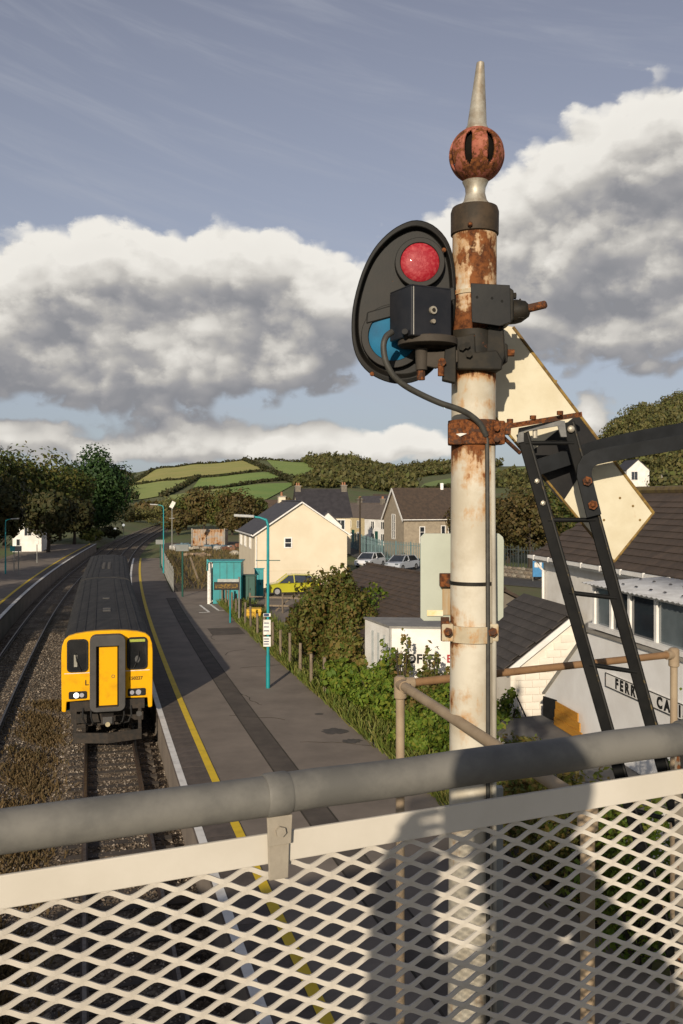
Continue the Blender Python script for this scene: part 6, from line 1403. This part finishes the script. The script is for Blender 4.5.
for (px, Y, h, r, m, lab) in ((508, 98, 7.6, 3.6, L_brown, 'brown tree right of the signal post'), (530, 92, 7.8, 3.8, L_brown, 'brown tree seen through the ladder top'), (556, 96, 8.4, 4.2, L_oak, 'olive tree behind cafe roof end'), (585, 110, 9.0, 4.5, L_brown, 'brown tree behind the arm above cafe roof'), (475, 104, 7.5, 3.6, L_brown, 'brown tree hidden behind the signal post'), (620, 130, 8.0, 4.0, L_oak, 'olive tree below hill cottage')):
    T(px, Y, h, r, m, lab, grp, n=4200, size=.42, clumps=20, base=.12)
# bushes by the track beyond the platforms
for i, (px, py, Y, h, r, m, lab) in enumerate(((90, 535, 150, 2.6, 2.6, L_ggrass, 'pale green bush at foot of evergreen'), (108, 534, 165, 2.2, 2.4, L_hedge, 'dark bush by the white marker discs'), (150, 512, 262, 5, 6, L_olive, 'olive thicket where tracks vanish'), (128, 515, 262, 6, 6, L_hedge, 'dark thicket left of vanishing tracks'), (170, 515, 250, 5, 5, L_brown, 'brown thicket right of vanishing tracks'))):
    X = (px - CX) * Y / FPX; V = crown((0, 0, h * .5), (r, r, h * .55), 1400, .5, 12); link('bush', quads_mesh('bush', V, m), m, None, lab, 'bush', 'bushes by the line', None, Vector((X, Y, land(X, Y) - .2 if abs(X - tx(Y)) > 6 else 0)))

# ------------------------------------------------------------------ shrubs behind the platform fence
def shrub(px, py_top, py_base, Y, r, m, lab, n=6500, size=.13, ry=None, clumps=26, zb=.84):
    X = (px - CX) * Y / FPX; zt = P(0, py_top, Y).z; h = zt - zb; t = thing('shrub', (X, Y, zb), lab, 'shrub', 'shrubs behind the platform fence'); q = MB()
    for k in range(6):
        a = rng.random() * 6.28; q.tube([(X + .1 * math.cos(a), Y + .1 * math.sin(a), zb - .1), (X + .3 * r * math.cos(a), Y + .3 * r * math.sin(a), zb + h * .4), (X + .6 * r * math.cos(a), Y + .6 * r * math.sin(a), zb + h * .75)], [.04, .028, .012], 5)
    q.build('stems', M_bark, t); V = crown((0, 0, h * .5), (r, ry or r, h * .54), n, size, clumps, core=.25, clump_r=.31); V = np.concatenate([V, crown((0, 0, h * .5), (r * 1.12, (ry or r) * 1.12, h * .60), n // 6, size * 1.5, clumps + 8, core=.6, clump_r=.16)]); link('foliage', quads_mesh('foliage', V, m), m, t); return t
shrub(334, 563, 690, 37.5, 1.15, L_shrub, 'tallest reddish green shrub behind timber fence', n=7000, size=.15, clumps=44)
shrub(313, 578, 690, 38.2, .95, L_shrub, 'tall reddish green shrub on left of the tallest one', n=5200, size=.14, clumps=36)
shrub(353, 592, 690, 36.2, 1.15, L_shrub, 'broad reddish green shrub on right of the tallest one', n=6500, size=.13, clumps=40)
shrub(304, 604, 680, 40, .8, L_shrub, 'slim reddish shrub left of tall shrub', n=3500)
shrub(376, 588, 690, 38.5, 1.5, L_green, 'bright green shrub against the brown tiled roof', n=6500)
shrub(352, 640, 720, 33.0, 1.1, L_shrub, 'low rusty shrub by the last fence posts', n=5500)
shrub(345, 660, 730, 31.5, .9, L_green, 'fresh green shrub spilling past the fence end', n=5000)
shrub(380, 668, 740, 29.5, 1.05, L_green, 'yellow green shrub before white trailer corner', n=8000, size=.11)
shrub(405, 678, 760, 27.5, 1.05, L_green, 'yellow green shrub nearest the platform tarmac', n=8000, size=.11)
shrub(434, 672, 760, 26.5, 1.0, L_shrub, 'rusty green shrub under trailer lettering', n=7000, size=.11)
shrub(418, 712, 780, 24.6, .75, L_green, 'low green shrub at the tarmac corner nearest the railing', n=5500, size=.10)
shrub(446, 690, 780, 24.5, .9, L_green, 'green shrub just left of signal post', n=5500, size=.10)
shrub(452, 664, 720, 25.6, .30, L_shrub, 'upright rusty shrub touching signal post edge', n=900, size=.11, clumps=10)
shrub(386, 640, 700, 29.2, .40, L_green, 'upright green shrub at trailer corner', n=900, size=.12, clumps=10)
shrub(402, 632, 700, 28.6, .35, L_shrub, 'thin upright shrub stem before the trailer', n=700, size=.12, clumps=9)
shrub(432, 634, 700, 27.4, .30, L_shrub, 'thin leafy stem left of signal clamp', n=520, size=.12, clumps=8)
shrub(470, 705, 790, 23.0, 1.1, L_green, 'green shrub behind the foot of signal post', n=5000, size=.11)
shrub(505, 688, 760, 23.4, .45, L_green, 'small leafy shrub by the garden handrail', n=1500, size=.10, clumps=10)
shrub(515, 735, 800, 19.5, .9, L_shrub, 'weedy shrub before the low shed', n=4000, size=.10)
shrub(555, 768, 830, 16.5, 1.3, L_shrub, 'weedy shrub under the ladder foot', n=5000, size=.09)
shrub(640, 800, 900, 13.5, 1.0, L_green, 'green weeds below the bridge beside ladder', n=4000, size=.08)
shrub(681, 672, 740, 14.0, .22, L_green, 'small green sprig at right picture edge', n=260, size=.09, clumps=6)
shrub(600, 780, 900, 14.5, 1.1, L_shrub, 'dry shrub below the bridge near cafe shed', n=4000, size=.08)
